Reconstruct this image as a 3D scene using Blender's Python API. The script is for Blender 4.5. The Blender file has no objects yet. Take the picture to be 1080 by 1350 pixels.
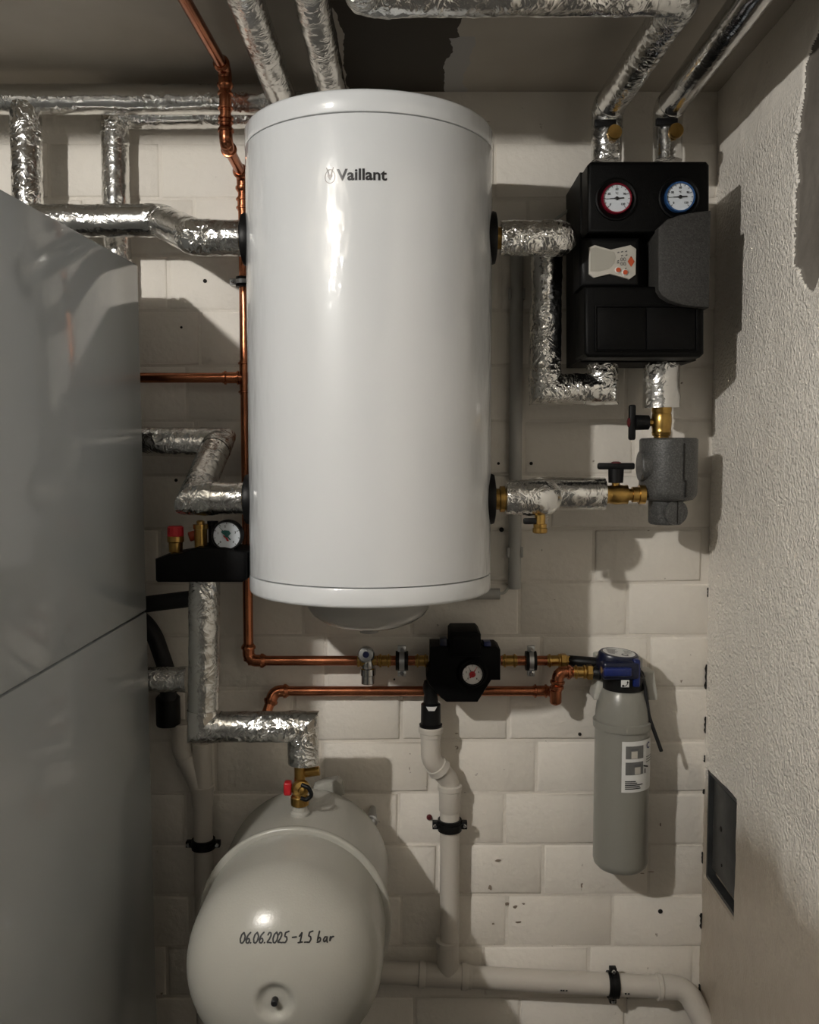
import bpy, bmesh, math, random
from mathutils import Vector, Matrix, noise
random.seed(7)
C = bpy.context.scene.collection
S = bpy.context.scene

# ------------------------------------------------------------------ camera
E = 1.60                                    # eye height
F = 1200.0                                  # focal length in pixels (1080 x 1350)
TH = math.atan(78 / F)                      # looking slightly down
cd = bpy.data.cameras.new('camera')
cam = bpy.data.objects.new('camera', cd); C.objects.link(cam)
cam.location = (0, 0, E); cam.rotation_euler = (math.pi / 2 - TH, 0, 0)
cd.sensor_fit = 'AUTO'; cd.sensor_width = 36; cd.lens = 36 * F / 1350; cd.shift_x = -5 / 1350
cd.clip_start = 0.02
S.camera = cam
# ------------------------------------------------------------------ world, lamp, exposure
LAMP = (-1.03, 0.07, E + 0.70)
LAMP_STRENGTH = 1500.0
w = bpy.data.worlds.new('world'); S.world = w; w.use_nodes = True
w.node_tree.nodes['Background'].inputs[0].default_value = (0.5, 0.5, 0.5, 1)
w.node_tree.nodes['Background'].inputs[1].default_value = 0.004
S.view_settings.view_transform = 'Standard'
S.view_settings.look = 'None'
S.view_settings.gamma = 1.0
S.view_settings.use_curve_mapping = False
S.view_settings.exposure = 1.33

# ------------------------------------------------------------------ helpers
def at(px, py, Y):
    """world point seen at photo pixel (px, py) on the plane at depth Y"""
    a = (px - 545) / F; b = (675 - py) / F
    s = Y / (math.cos(TH) + b * math.sin(TH))
    return Vector((a * s, Y, E + s * (b * math.cos(TH) - math.sin(TH))))
def m_px(px, Y): return px * Y / F           # size of px pixels at depth Y

def frame(d):
    d = Vector(d).normalized()
    u = Vector((0, 0, 1)) if abs(d.z) < 0.9 else Vector((0, -1, 0))
    a = u.cross(d).normalized(); b = d.cross(a)
    return d, a, b

class MB:
    def __init__(s): s.v = []; s.f = []
    def add(s, vs, fs):
        o = len(s.v); s.v += [Vector(p) for p in vs]; s.f += [tuple(i + o for i in f) for f in fs]; return s
    def bm(s, b):
        b.verts.index_update(); s.add([v.co.copy() for v in b.verts], [[v.index for v in f.verts] for f in b.faces]); b.free(); return s
    def box(s, c, size, bevel=0, seg=2, rot=None):
        b = bmesh.new(); bmesh.ops.create_cube(b, size=1)
        for v in b.verts: v.co = Vector((v.co.x * size[0], v.co.y * size[1], v.co.z * size[2]))
        if bevel: bmesh.ops.bevel(b, geom=b.edges[:], offset=bevel, segments=seg, affect='EDGES', profile=0.5)
        for v in b.verts:
            if rot: v.co = rot @ v.co
            v.co = v.co + Vector(c)
        return s.bm(b)
    def prism(s, poly, y0, y1, bevel=0, seg=2):
        """(x, z) outline, front at y0, back at y1"""
        b = bmesh.new()
        fr = [b.verts.new((x, y0, z)) for x, z in poly]; bk = [b.verts.new((x, y1, z)) for x, z in poly]
        n = len(poly)
        b.faces.new(fr); b.faces.new(bk[::-1])
        for i in range(n): b.faces.new((fr[i], bk[i], bk[(i + 1) % n], fr[(i + 1) % n]))
        bmesh.ops.recalc_face_normals(b, faces=b.faces[:])
        if bevel:
            ed = [e for e in b.edges if all(abs(v.co.y - y0) < 1e-6 for v in e.verts)]
            bmesh.ops.bevel(b, geom=ed, offset=bevel, segments=seg, affect='EDGES', profile=0.5)
        return s.bm(b)
    def lathe(s, o, axis, prof, seg=32, cap=True):
        o = Vector(o); d, a, b = frame(axis); vs = []; fs = []
        for t, r in prof:
            for k in range(seg):
                q = 2 * math.pi * k / seg
                vs.append(o + d * t + (a * math.cos(q) + b * math.sin(q)) * r)
        for i in range(len(prof) - 1):
            for k in range(seg):
                k2 = (k + 1) % seg
                fs.append((i * seg + k, i * seg + k2, (i + 1) * seg + k2, (i + 1) * seg + k))
        if cap:
            fs.append(tuple(range(seg))[::-1]); L = (len(prof) - 1) * seg
            fs.append(tuple(L + k for k in range(seg)))
        return s.add(vs, fs)
    def cyl(s, p0, p1, r, seg=24, bev=0):
        p0 = Vector(p0); d = Vector(p1) - p0; L = d.length
        pr = [(0, r), (L, r)] if not bev else [(0, r - bev), (bev * .3, r - bev * .3), (bev, r), (L - bev, r), (L - bev * .3, r - bev * .3), (L, r - bev)]
        return s.lathe(p0, d, pr, seg)
    def sweep(s, pts, r, seg=20, disp=None, cap=True):
        pts = [Vector(p) for p in pts]; n = len(pts); vs = []; fs = []
        d0, a, b = frame(pts[1] - pts[0])
        for i, p in enumerate(pts):
            d = (pts[min(i + 1, n - 1)] - pts[max(i - 1, 0)]).normalized()
            a = (a - d * a.dot(d)).normalized(); b = d.cross(a)
            rr = r[i] if isinstance(r, (list, tuple)) else r
            for k in range(seg):
                q = 2 * math.pi * k / seg; nn = a * math.cos(q) + b * math.sin(q)
                P = p + nn * rr
                if disp: P = P + nn * disp(P, i / (n - 1))
                vs.append(P)
        for i in range(n - 1):
            for k in range(seg):
                k2 = (k + 1) % seg
                fs.append((i * seg + k, i * seg + k2, (i + 1) * seg + k2, (i + 1) * seg + k))
        if cap:
            fs.append(tuple(range(seg))[::-1]); fs.append(tuple((n - 1) * seg + k for k in range(seg)))
        return s.add(vs, fs)
    def build(s, name, mat, parent=None, smooth=35, sub=False):
        o0 = ORG.get(parent.name, Vector((0, 0, 0))) if parent else Vector((0, 0, 0))
        me = bpy.data.meshes.new(name)
        me.from_pydata([p - o0 for p in s.v], [], s.f)
        me.validate(); me.materials.append(mat)
        if smooth:
            me.polygons.foreach_set('use_smooth', [True] * len(me.polygons))
            me.set_sharp_from_angle(angle=math.radians(smooth))
        o = bpy.data.objects.new(name, me); C.objects.link(o)
        if parent: o.parent = parent
        ORG[o.name] = o0
        return o
ORG = {}
def thing(name, label, cat, loc, group=None):
    o = bpy.data.objects.new(name, None); C.objects.link(o); o.location = Vector(loc); o.empty_display_size = 0.05
    o['label'] = label; o['category'] = cat
    if group: o['group'] = group
    ORG[o.name] = Vector(loc)
    return o
def path(pts, fillet, step=8):
    """polyline with rounded corners"""
    pts = [Vector(p) for p in pts]; out = [pts[0]]
    for i in range(1, len(pts) - 1):
        p = pts[i]; u = (pts[i - 1] - p).normalized(); v = (pts[i + 1] - p).normalized()
        ang = u.angle(v); t = min(fillet / math.tan(ang / 2), (pts[i - 1] - p).length * .5, (pts[i + 1] - p).length * .5)
        r = t * math.tan(ang / 2); c = p + (u + v).normalized() * (r / math.sin(ang / 2))
        A = p + u * t - c; B = p + v * t - c; tot = A.angle(B); ax = A.cross(B).normalized()
        for k in range(step + 1): out.append(c + Matrix.Rotation(tot * k / step, 3, ax) @ A)
    out.append(pts[-1]); return out
def dense(pts, step):
    out = []
    for p, q in zip(pts, pts[1:]):
        n = max(1, int(round((q - p).length / step)))
        out += [p.lerp(q, k / n) for k in range(n)]
    return out + [pts[-1]]

# ------------------------------------------------------------------ materials
def mat(name, col, rough=0.5, metal=0.0, bump=None, tint=None, coat=0, spec=None, trans=0):
    """bump = (scale, distance, detail) ; tint = (scale, second colour, low, high)"""
    m = bpy.data.materials.new(name); m.use_nodes = True; nt = m.node_tree; N = nt.nodes; L = nt.links
    p = N['Principled BSDF']
    p.inputs['Base Color'].default_value = (*col, 1); p.inputs['Roughness'].default_value = rough; p.inputs['Metallic'].default_value = metal
    if coat: p.inputs['Coat Weight'].default_value = coat; p.inputs['Coat Roughness'].default_value = 0.05
    if spec is not None: p.inputs['Specular IOR Level'].default_value = spec
    if trans: p.inputs['Transmission Weight'].default_value = trans
    tc = N.new('ShaderNodeTexCoord')
    if bump:
        n = N.new('ShaderNodeTexNoise'); n.inputs['Scale'].default_value = bump[0]; n.inputs['Detail'].default_value = bump[2] if len(bump) > 2 else 3
        b = N.new('ShaderNodeBump'); b.inputs['Distance'].default_value = bump[1]; b.inputs['Strength'].default_value = 1
        L.new(tc.outputs['Object'], n.inputs['Vector']); L.new(n.outputs['Fac'], b.inputs['Height']); L.new(b.outputs['Normal'], p.inputs['Normal'])
    if tint:
        n = N.new('ShaderNodeTexNoise'); n.inputs['Scale'].default_value = tint[0]; n.inputs['Detail'].default_value = 5
        r = N.new('ShaderNodeValToRGB'); r.color_ramp.elements[0].position = tint[2]; r.color_ramp.elements[1].position = tint[3]
        r.color_ramp.elements[0].color = (*col, 1); r.color_ramp.elements[1].color = (*tint[1], 1)
        L.new(tc.outputs['Object'], n.inputs['Vector']); L.new(n.outputs['Fac'], r.inputs['Fac']); L.new(r.outputs['Color'], p.inputs['Base Color'])
    return m

def foil_mat(name, base, rough, k=1.0, lo=.25):
    m = mat(name, base, rough, 1.0); nt = m.node_tree; N = nt.nodes; L = nt.links; p = N['Principled BSDF']
    tc = N.new('ShaderNodeTexCoord')
    nz = N.new('ShaderNodeTexNoise'); nz.inputs['Scale'].default_value = 22; nz.inputs['Detail'].default_value = 2
    mx = N.new('ShaderNodeMixRGB'); mx.inputs[0].default_value = 0.06
    L.new(tc.outputs['Object'], nz.inputs['Vector']); L.new(tc.outputs['Object'], mx.inputs[1]); L.new(nz.outputs['Color'], mx.inputs[2])
    v = N.new('ShaderNodeTexVoronoi'); v.inputs['Scale'].default_value = 105; v.feature = 'F1'
    L.new(mx.outputs[0], v.inputs['Vector'])
    v2 = N.new('ShaderNodeTexVoronoi'); v2.inputs['Scale'].default_value = 210; v2.feature = 'F1'
    L.new(mx.outputs[0], v2.inputs['Vector'])
    # crumple comes in patches: some lengths of the tape lie smooth
    pn = N.new('ShaderNodeTexNoise'); pn.inputs['Scale'].default_value = 9; pn.inputs['Detail'].default_value = 1
    L.new(tc.outputs['Object'], pn.inputs['Vector'])
    pr = N.new('ShaderNodeMapRange'); pr.inputs[1].default_value = .38; pr.inputs[2].default_value = .62; pr.inputs[3].default_value = lo; pr.inputs[4].default_value = 1.0
    L.new(pn.outputs['Fac'], pr.inputs[0])
    ad = N.new('ShaderNodeMath'); ad.operation = 'MULTIPLY_ADD'; ad.inputs[1].default_value = 0.35
    L.new(v2.outputs['Distance'], ad.inputs[0]); L.new(v.outputs['Distance'], ad.inputs[2])
    mu = N.new('ShaderNodeMath'); mu.operation = 'MULTIPLY'
    L.new(ad.outputs[0], mu.inputs[0]); L.new(pr.outputs[0], mu.inputs[1])
    # crumpled facets: every cell of the foil leans its own way
    ge = N.new('ShaderNodeNewGeometry'); acc = ge.outputs['Normal']
    for vo, amt in ((v, .40 * k), (v2, .30 * k)):
        su = N.new('ShaderNodeVectorMath'); su.operation = 'SUBTRACT'; su.inputs[1].default_value = (.5, .5, .5); L.new(vo.outputs['Color'], su.inputs[0])
        sc = N.new('ShaderNodeVectorMath'); sc.operation = 'SCALE'; L.new(su.outputs[0], sc.inputs[0])
        mm = N.new('ShaderNodeMath'); mm.operation = 'MULTIPLY'; mm.inputs[1].default_value = amt; L.new(pr.outputs[0], mm.inputs[0]); L.new(mm.outputs[0], sc.inputs['Scale'])
        ad_ = N.new('ShaderNodeVectorMath'); L.new(acc, ad_.inputs[0]); L.new(sc.outputs[0], ad_.inputs[1]); acc = ad_.outputs[0]
    no = N.new('ShaderNodeVectorMath'); no.operation = 'NORMALIZE'; L.new(acc, no.inputs[0])
    b = N.new('ShaderNodeBump'); b.inputs['Distance'].default_value = 0.0035 * k; b.inputs['Strength'].default_value = 0.6
    L.new(mu.outputs[0], b.inputs['Height']); L.new(no.outputs[0], b.inputs['Normal']); L.new(b.outputs['Normal'], p.inputs['Normal'])
    return m

M = {}
M['foil_smooth'] = foil_mat('smooth_foil', (0.76, 0.755, 0.735), 0.20, 0.42, .22)
M['foil_mirror'] = foil_mat('polished_foil', (0.62, 0.615, 0.60), 0.16, 0.16, .2)
M['foil'] = foil_mat('aluminium_foil', (0.80, 0.795, 0.77), 0.17)
M['foil_dull'] = foil_mat('dull_foil', (0.66, 0.66, 0.64), 0.26, 0.8)
M['copper'] = mat('copper', (0.50, 0.185, 0.09), 0.27, 1.0, (60, .0004), (14, (0.28, 0.10, 0.052), .42, .75))
M['brass'] = mat('brass', (0.52, 0.33, 0.10), 0.28, 1.0, None, (40, (0.33, 0.19, 0.055), .4, .8))
M['chrome'] = mat('chrome', (0.62, 0.63, 0.64), 0.14, 1.0)
M['steel'] = mat('zinc_steel', (0.50, 0.51, 0.52), 0.32, 1.0)
M['rubber'] = mat('black_rubber', (0.004, 0.004, 0.0043), 0.45, spec=.25)
M['hose'] = mat('black_hose', (0.009, 0.009, 0.010), 0.6)
M['epp'] = mat('black_foam_casing', (0.0018, 0.0018, 0.0018), 0.40, 0, (900, .0004, 2), spec=.13)
M['epp_dull'] = mat('black_dull_casing', (0.0028, 0.0028, 0.0030), 0.5, 0, (700, .0004, 2), spec=.10)
M['grey_epp'] = mat('grey_foam', (0.022, 0.021, 0.019), 0.62, 0, (420, .0009, 2), (330, (0.055, 0.052, 0.048), .40, .80))
M['sep_epp'] = mat('dark_grey_foam', (0.055, 0.055, 0.053), 0.36, 0, (330, .0009, 2), (300, (0.13, 0.13, 0.126), .45, .75))
M['white_steel'] = mat('white_enamel', (0.60, 0.615, 0.625), 0.10, 0)
M['vessel'] = mat('cream_enamel', (0.36, 0.352, 0.315), 0.26, 0, (260, .00025, 2))
M['cab'] = mat('grey_lacquer', (0.36, 0.378, 0.385), 0.08, 0, None, None, 0, 0.32)
M['cab_dark'] = mat('grey_lacquer_gap', (0.02, 0.02, 0.02), 0.6)
M['pvc'] = mat('white_pvc', (0.54, 0.505, 0.45), 0.36)
M['conduit'] = mat('grey_conduit', (0.40, 0.395, 0.37), 0.5)
M['filter'] = mat('grey_plastic', (0.245, 0.240, 0.212), 0.30)
M['filter_pale'] = mat('pale_grey_plastic', (0.45, 0.445, 0.40), 0.45)
M['blue'] = mat('blue_plastic', (0.006, 0.016, 0.11), 0.32)
M['navy'] = mat('navy_plastic', (0.006, 0.009, 0.030), 0.3)
M['red'] = mat('red_plastic', (0.42, 0.012, 0.018), 0.35)
M['red_dark'] = mat('dark_red_plastic', (0.10, 0.012, 0.014), 0.5)
M['rim_red'] = mat('red_bezel', (0.24, 0.012, 0.03), 0.12, 0.5)
M['rim_blue'] = mat('blue_bezel', (0.03, 0.10, 0.27), 0.12, 0.5)
M['dial'] = mat('dial_white', (0.60, 0.64, 0.68), 0.3)
M['dial_warm'] = mat('dial_ivory', (0.72, 0.70, 0.68), 0.3)
M['ink'] = mat('black_ink', (0.008, 0.008, 0.009), 0.5)
M['ink_grey'] = mat('grey_ink', (0.10, 0.10, 0.11), 0.5)
M['lettering'] = mat('dark_grey_print', (0.022, 0.022, 0.024), 0.3)
M['emblem'] = mat('grey_print', (0.21, 0.19, 0.18), 0.3)
M['paper'] = mat('label_paper', (0.68, 0.68, 0.66), 0.45)
M['photo_grey'] = mat('printed_grey', (0.13, 0.13, 0.125), 0.45)
M['panel'] = mat('controller_grey', (0.50, 0.475, 0.42), 0.4)
M['panel_dark'] = mat('controller_window', (0.36, 0.345, 0.30), 0.35)
M['orange'] = mat('orange_red_print', (0.50, 0.075, 0.02), 0.4)
M['teal'] = mat('teal_print', (0.012, 0.10, 0.09), 0.4)
M['hatch'] = mat('dark_grey_metal', (0.055, 0.058, 0.058), 0.42, 0.3, (30, .0006), (26, (0.035, 0.036, 0.036), .4, .7))
M['clear'] = mat('milky_plastic', (0.55, 0.54, 0.52), 0.12, 0, trans=0.4)
M['dark'] = mat('dark_hole', (0.012, 0.010, 0.008), 0.9)
M['chip'] = mat('chipped_paint', (0.24, 0.19, 0.145), 0.85)
M['bulb'] = bpy.data.materials.new('bulb_glow'); M['bulb'].use_nodes = True
_n = M['bulb'].node_tree.nodes['Principled BSDF']
_n.inputs['Emission Color'].default_value = (1.0, 0.965, 0.91, 1); _n.inputs['Emission Strength'].default_value = LAMP_STRENGTH

def boiler_mat():
    m = M['white_steel']; nt = m.node_tree; N = nt.nodes; L = nt.links; p = N['Principled BSDF']
    tc = N.new('ShaderNodeTexCoord'); mp = N.new('ShaderNodeMapping'); mp.inputs['Scale'].default_value = (1, 1, 0.42)
    n = N.new('ShaderNodeTexNoise'); n.inputs['Scale'].default_value = 15; n.inputs['Detail'].default_value = 3; n.inputs['Roughness'].default_value = .42
    b = N.new('ShaderNodeBump'); b.inputs['Distance'].default_value = 0.0085; b.inputs['Strength'].default_value = 1
    L.new(tc.outputs['Object'], mp.inputs['Vector']); L.new(mp.outputs['Vector'], n.inputs['Vector']); L.new(n.outputs['Fac'], b.inputs['Height'])
    # the dents only show in the glossy film on top
    p.inputs['Roughness'].default_value = 0.34; p.inputs['Specular IOR Level'].default_value = 0.25
    p.inputs['Coat Weight'].default_value = 1.0; p.inputs['Coat IOR'].default_value = 1.55; p.inputs['Coat Roughness'].default_value = 0.07
    L.new(b.outputs['Normal'], p.inputs['Coat Normal'])
boiler_mat()

def wall_paint(name, rough_scale, dist, base, stain):
    m = mat(name, base, 0.62); nt = m.node_tree; N = nt.nodes; L = nt.links; p = N['Principled BSDF']
    tc = N.new('ShaderNodeTexCoord'); ge = N.new('ShaderNodeNewGeometry')
    n1 = N.new('ShaderNodeTexNoise'); n1.inputs['Scale'].default_value = 3.1; n1.inputs['Detail'].default_value = 6
    r = N.new('ShaderNodeValToRGB'); r.color_ramp.elements[0].position = .38; r.color_ramp.elements[1].position = .72
    r.color_ramp.elements[0].color = (*base, 1); r.color_ramp.elements[1].color = (*stain, 1)
    L.new(ge.outputs['Position'], n1.inputs['Vector']); L.new(n1.outputs['Fac'], r.inputs['Fac'])
    # small chips and specks of dirt
    n3 = N.new('ShaderNodeTexNoise'); n3.inputs['Scale'].default_value = 44; n3.inputs['Detail'].default_value = 3
    r3 = N.new('ShaderNodeValToRGB'); r3.color_ramp.elements[0].position = .735; r3.color_ramp.elements[1].position = .775
    r3.color_ramp.elements[0].color = (0, 0, 0, 1); r3.color_ramp.elements[1].color = (1, 1, 1, 1)
    L.new(ge.outputs['Position'], n3.inputs['Vector']); L.new(n3.outputs['Fac'], r3.inputs['Fac'])
    mx = N.new('ShaderNodeMixRGB'); mx.inputs[2].default_value = (0.20, 0.15, 0.11, 1)
    L.new(r3.outputs['Color'], mx.inputs[0]); L.new(r.outputs['Color'], mx.inputs[1]); L.new(mx.outputs[0], p.inputs['Base Color'])
    n2 = N.new('ShaderNodeTexNoise'); n2.inputs['Scale'].default_value = rough_scale; n2.inputs['Detail'].default_value = 4
    L.new(ge.outputs['Position'], n2.inputs['Vector'])
    b = N.new('ShaderNodeBump'); b.inputs['Distance'].default_value = dist; b.inputs['Strength'].default_value = 1
    L.new(n2.outputs['Fac'], b.inputs['Height']); L.new(b.outputs['Normal'], p.inputs['Normal'])
    return m
M['paint'] = wall_paint('painted_brick', 60, .0022, (0.80, 0.755, 0.685), (0.74, 0.695, 0.62))
M['joint'] = wall_paint('painted_joint', 45, .004, (0.76, 0.715, 0.645), (0.66, 0.615, 0.545))
M['room'] = wall_paint('room_paint', 40, .002, (0.10, 0.097, 0.09), (0.09, 0.087, 0.08))
M['floor'] = mat('concrete_floor', (0.085, 0.082, 0.078), 0.8, 0, (40, .002), (6, (0.06, 0.058, 0.055), .4, .7))

def plaster_mat():
    m = wall_paint('rough_plaster', 150, .003, (0.90, 0.855, 0.78), (0.86, 0.81, 0.735)); nt = m.node_tree; N = nt.nodes; L = nt.links
    b = [n for n in N if n.bl_idname == 'ShaderNodeBump'][0]; nz = b.inputs['Height'].links[0].from_node
    ge = [n for n in N if n.bl_idname == 'ShaderNodeNewGeometry'][0]
    nz.inputs['Scale'].default_value = 150; nz.inputs['Detail'].default_value = 1.5; nz.inputs['Roughness'].default_value = .5
    sep = N.new('ShaderNodeSeparateXYZ'); L.new(ge.outputs['Position'], sep.inputs[0])
    # grain thrown on between a lower and an upper smooth band
    lo = N.new('ShaderNodeMapRange'); lo.inputs[1].default_value = E - .86; lo.inputs[2].default_value = E - .66; lo.inputs[3].default_value = .12; lo.inputs[4].default_value = 1
    hi = N.new('ShaderNodeMapRange'); hi.inputs[1].default_value = E + .60; hi.inputs[2].default_value = E + .66; hi.inputs[3].default_value = 1; hi.inputs[4].default_value = .15
    L.new(sep.outputs['Z'], lo.inputs[0]); L.new(sep.outputs['Z'], hi.inputs[0])
    mu = N.new('ShaderNodeMath'); mu.operation = 'MULTIPLY'; L.new(lo.outputs[0], mu.inputs[0]); L.new(hi.outputs[0], mu.inputs[1])
    mu2 = N.new('ShaderNodeMath'); mu2.operation = 'MULTIPLY'; L.new(mu.outputs[0], mu2.inputs[0]); L.new(nz.outputs['Fac'], mu2.inputs[1])
    L.new(mu2.outputs[0], b.inputs['Height']); b.inputs['Distance'].default_value = .008
    # lowest coat: bare, smooth, dirtier cement, with the shade on it painted in
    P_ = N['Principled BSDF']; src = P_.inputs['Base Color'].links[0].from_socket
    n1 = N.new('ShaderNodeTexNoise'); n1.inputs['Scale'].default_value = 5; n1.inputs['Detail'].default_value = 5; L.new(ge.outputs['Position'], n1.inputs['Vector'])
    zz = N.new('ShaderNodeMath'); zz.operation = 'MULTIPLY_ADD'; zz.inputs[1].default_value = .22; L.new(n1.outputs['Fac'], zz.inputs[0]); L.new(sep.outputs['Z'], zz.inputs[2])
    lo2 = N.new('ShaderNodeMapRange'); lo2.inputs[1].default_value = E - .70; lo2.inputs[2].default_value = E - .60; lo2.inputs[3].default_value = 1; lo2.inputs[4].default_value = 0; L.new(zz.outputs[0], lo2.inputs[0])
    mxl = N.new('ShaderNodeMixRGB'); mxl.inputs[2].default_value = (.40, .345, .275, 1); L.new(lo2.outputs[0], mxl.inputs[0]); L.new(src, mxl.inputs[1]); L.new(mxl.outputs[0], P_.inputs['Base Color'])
    P_.inputs['Roughness'].default_value = 0.3
    return m
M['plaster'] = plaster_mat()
M['underlay'] = mat('grey_underlay', (0.20, 0.18, 0.155), 0.8, 0, (30, .004), (9, (0.14, 0.125, 0.105), .4, .65))

def ceiling_mat():
    m = mat('ceiling_paint', (0.36, 0.325, 0.275), 0.75); nt = m.node_tree; N = nt.nodes; L = nt.links; p = N['Principled BSDF']
    ge = N.new('ShaderNodeNewGeometry'); sep = N.new('ShaderNodeSeparateXYZ')
    nz = N.new('ShaderNodeTexNoise'); nz.inputs['Scale'].default_value = 9; nz.inputs['Detail'].default_value = 5
    L.new(ge.outputs['Position'], nz.inputs['Vector'])
    ns = N.new('ShaderNodeVectorMath'); ns.operation = 'MULTIPLY_ADD'; ns.inputs[1].default_value = (.07, .07, 0); ns.inputs[2].default_value = (-.035, -.035, 0)
    L.new(nz.outputs['Color'], ns.inputs[0])
    av = N.new('ShaderNodeVectorMath'); L.new(ge.outputs['Position'], av.inputs[0]); L.new(ns.outputs[0], av.inputs[1])
    L.new(av.outputs[0], sep.inputs[0])
    def band(sock, a, b):
        g = N.new('ShaderNodeMath'); g.operation = 'GREATER_THAN'; g.inputs[1].default_value = a; L.new(sock, g.inputs[0])
        l = N.new('ShaderNodeMath'); l.operation = 'LESS_THAN'; l.inputs[1].default_value = b; L.new(sock, l.inputs[0])
        k = N.new('ShaderNodeMath'); k.operation = 'MULTIPLY'; L.new(g.outputs[0], k.inputs[0]); L.new(l.outputs[0], k.inputs[1]); return k.outputs[0]
    def both(a, b):
        k = N.new('ShaderNodeMath'); k.operation = 'MULTIPLY'; L.new(a, k.inputs[0]); L.new(b, k.inputs[1]); return k.outputs[0]
    # bare dark patch with a torn edge, and the pale filler beside it; faint smears elsewhere
    n1 = N.new('ShaderNodeTexNoise'); n1.inputs['Scale'].default_value = 2.6; n1.inputs['Detail'].default_value = 6
    L.new(ge.outputs['Position'], n1.inputs['Vector'])
    r = N.new('ShaderNodeValToRGB'); r.color_ramp.elements[0].position = .4; r.color_ramp.elements[1].position = .7
    r.color_ramp.elements[0].color = (.44, .40, .34, 1); r.color_ramp.elements[1].color = (.56, .52, .46, 1)
    L.new(n1.outputs['Fac'], r.inputs['Fac'])
    m1 = N.new('ShaderNodeMixRGB'); m1.inputs[2].default_value = (.055, .045, .034, 1)
    L.new(both(band(sep.outputs['X'], -.145, .088), band(sep.outputs['Y'], 1.45, 2.12)), m1.inputs[0]); L.new(r.outputs['Color'], m1.inputs[1])
    m2 = N.new('ShaderNodeMixRGB'); m2.inputs[2].default_value = (.44, .43, .42, 1)
    L.new(both(band(sep.outputs['X'], .070, .118), band(sep.outputs['Y'], 1.83, 2.12)), m2.inputs[0]); L.new(m1.outputs[0], m2.inputs[1])
    L.new(m2.outputs[0], p.inputs['Base Color'])
    return m
M['ceiling'] = ceiling_mat()

# ------------------------------------------------------------------ room
XR, XL, YB, YF = 0.695, -1.55, 2.10, -1.1
ZC = at(700, 121, YB).z
def struct(name, mb, m, parent=None, smooth=0):
    o = mb.build(name, m, parent, smooth)
    if parent is None: o['kind'] = 'structure'
    return o
def slab(x0, x1, y0, y1, z0, z1): return MB().box(((x0 + x1) / 2, (y0 + y1) / 2, (z0 + z1) / 2), (x1 - x0, y1 - y0, z1 - z0))
struct('floor', slab(XL, XR, YF, YB, -.1, 0), M['floor'])
struct('ceiling', slab(XL, XR + .1, YF, YB + .1, ZC, ZC + .1), M['ceiling'])
struct('wall_left', slab(XL - .1, XL, YF, YB, 0, ZC), M['room'])
struct('wall_front', slab(XL, XR, YF - .1, YF, 0, ZC), M['room'])
struct('trim_1', slab(XL, XR, 1.02, 1.20, E + .700, ZC), M['room'])          # concrete downstand beam above and before the frame
wb = struct('wall_back', slab(XL, XR, YB, YB + .1, 0, ZC), M['joint'])
# bricks of the back wall, one object each
def brick_mesh(wd, ht, seed):
    rnd = random.Random(seed); d = .0046 + rnd.uniform(-.0014, .0014); bv = .0045
    x, z = wd / 2, ht / 2
    j = lambda k=.0018: rnd.uniform(-k, k)
    base = [(-x, 0, -z), (x, 0, -z), (x, 0, z), (-x, 0, z)]
    mid = [(-x + j(), -d + bv * .6, -z + j()), (x + j(), -d + bv * .6, -z + j()), (x + j(), -d + bv * .6, z + j()), (-x + j(), -d + bv * .6, z + j())]
    top = [(-x + bv, -d + j(.0008), -z + bv), (x - bv, -d + j(.0008), -z + bv), (x - bv, -d + j(.0008), z - bv), (-x + bv, -d + j(.0008), z - bv)]
    fs = []
    for a in (0, 4):
        for k in range(4): k2 = (k + 1) % 4; fs.append((a + k, a + k2, a + 4 + k2, a + 4 + k))
    fs.append((8, 9, 10, 11))
    me = bpy.data.meshes.new('brick'); me.from_pydata(base + mid + top, [], fs); me.materials.append(M['paint'])
    me.polygons.foreach_set('use_smooth', [True] * len(me.polygons)); me.set_sharp_from_angle(angle=math.radians(50))
    return me
BW, BH, J = .2515, .1247, .0080
full = [brick_mesh(BW - J, BH - J, k) for k in range(6)]
cut = {}
z976 = at(700, 976, YB).z
rowx = {-3: 686, -2: 715, -1: 672, 0: 710, 1: 668, 2: 720, 3: 672, -4: 640, -5: 725, -6: 690, -7: 250, -8: 268, -9: 228, -10: 263, -11: 220}
r = -12
top_row = -11
for row in range(top_row, 8):
    zt = z976 - row * BH; zb = zt - BH
    if zb < 0: break
    x0 = at(rowx.get(row, 690 if row % 2 else 640), 700, YB).x
    k = math.floor((XL - x0) / BW)
    x = x0 + k * BW
    while x < XR:
        a, b = max(x, XL), min(x + BW, XR); x += BW
        if b - a < .03 or b < -1.02: continue
        if b - a > BW - .004: me = random.choice(full)
        else: me = brick_mesh(b - a - J, BH - J, row * 31 + int(a * 100))
        o = bpy.data.objects.new('brick', me); C.objects.link(o); o.parent = wb
        o.location = ((a + b) / 2, YB, (zt + zb) / 2)
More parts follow.
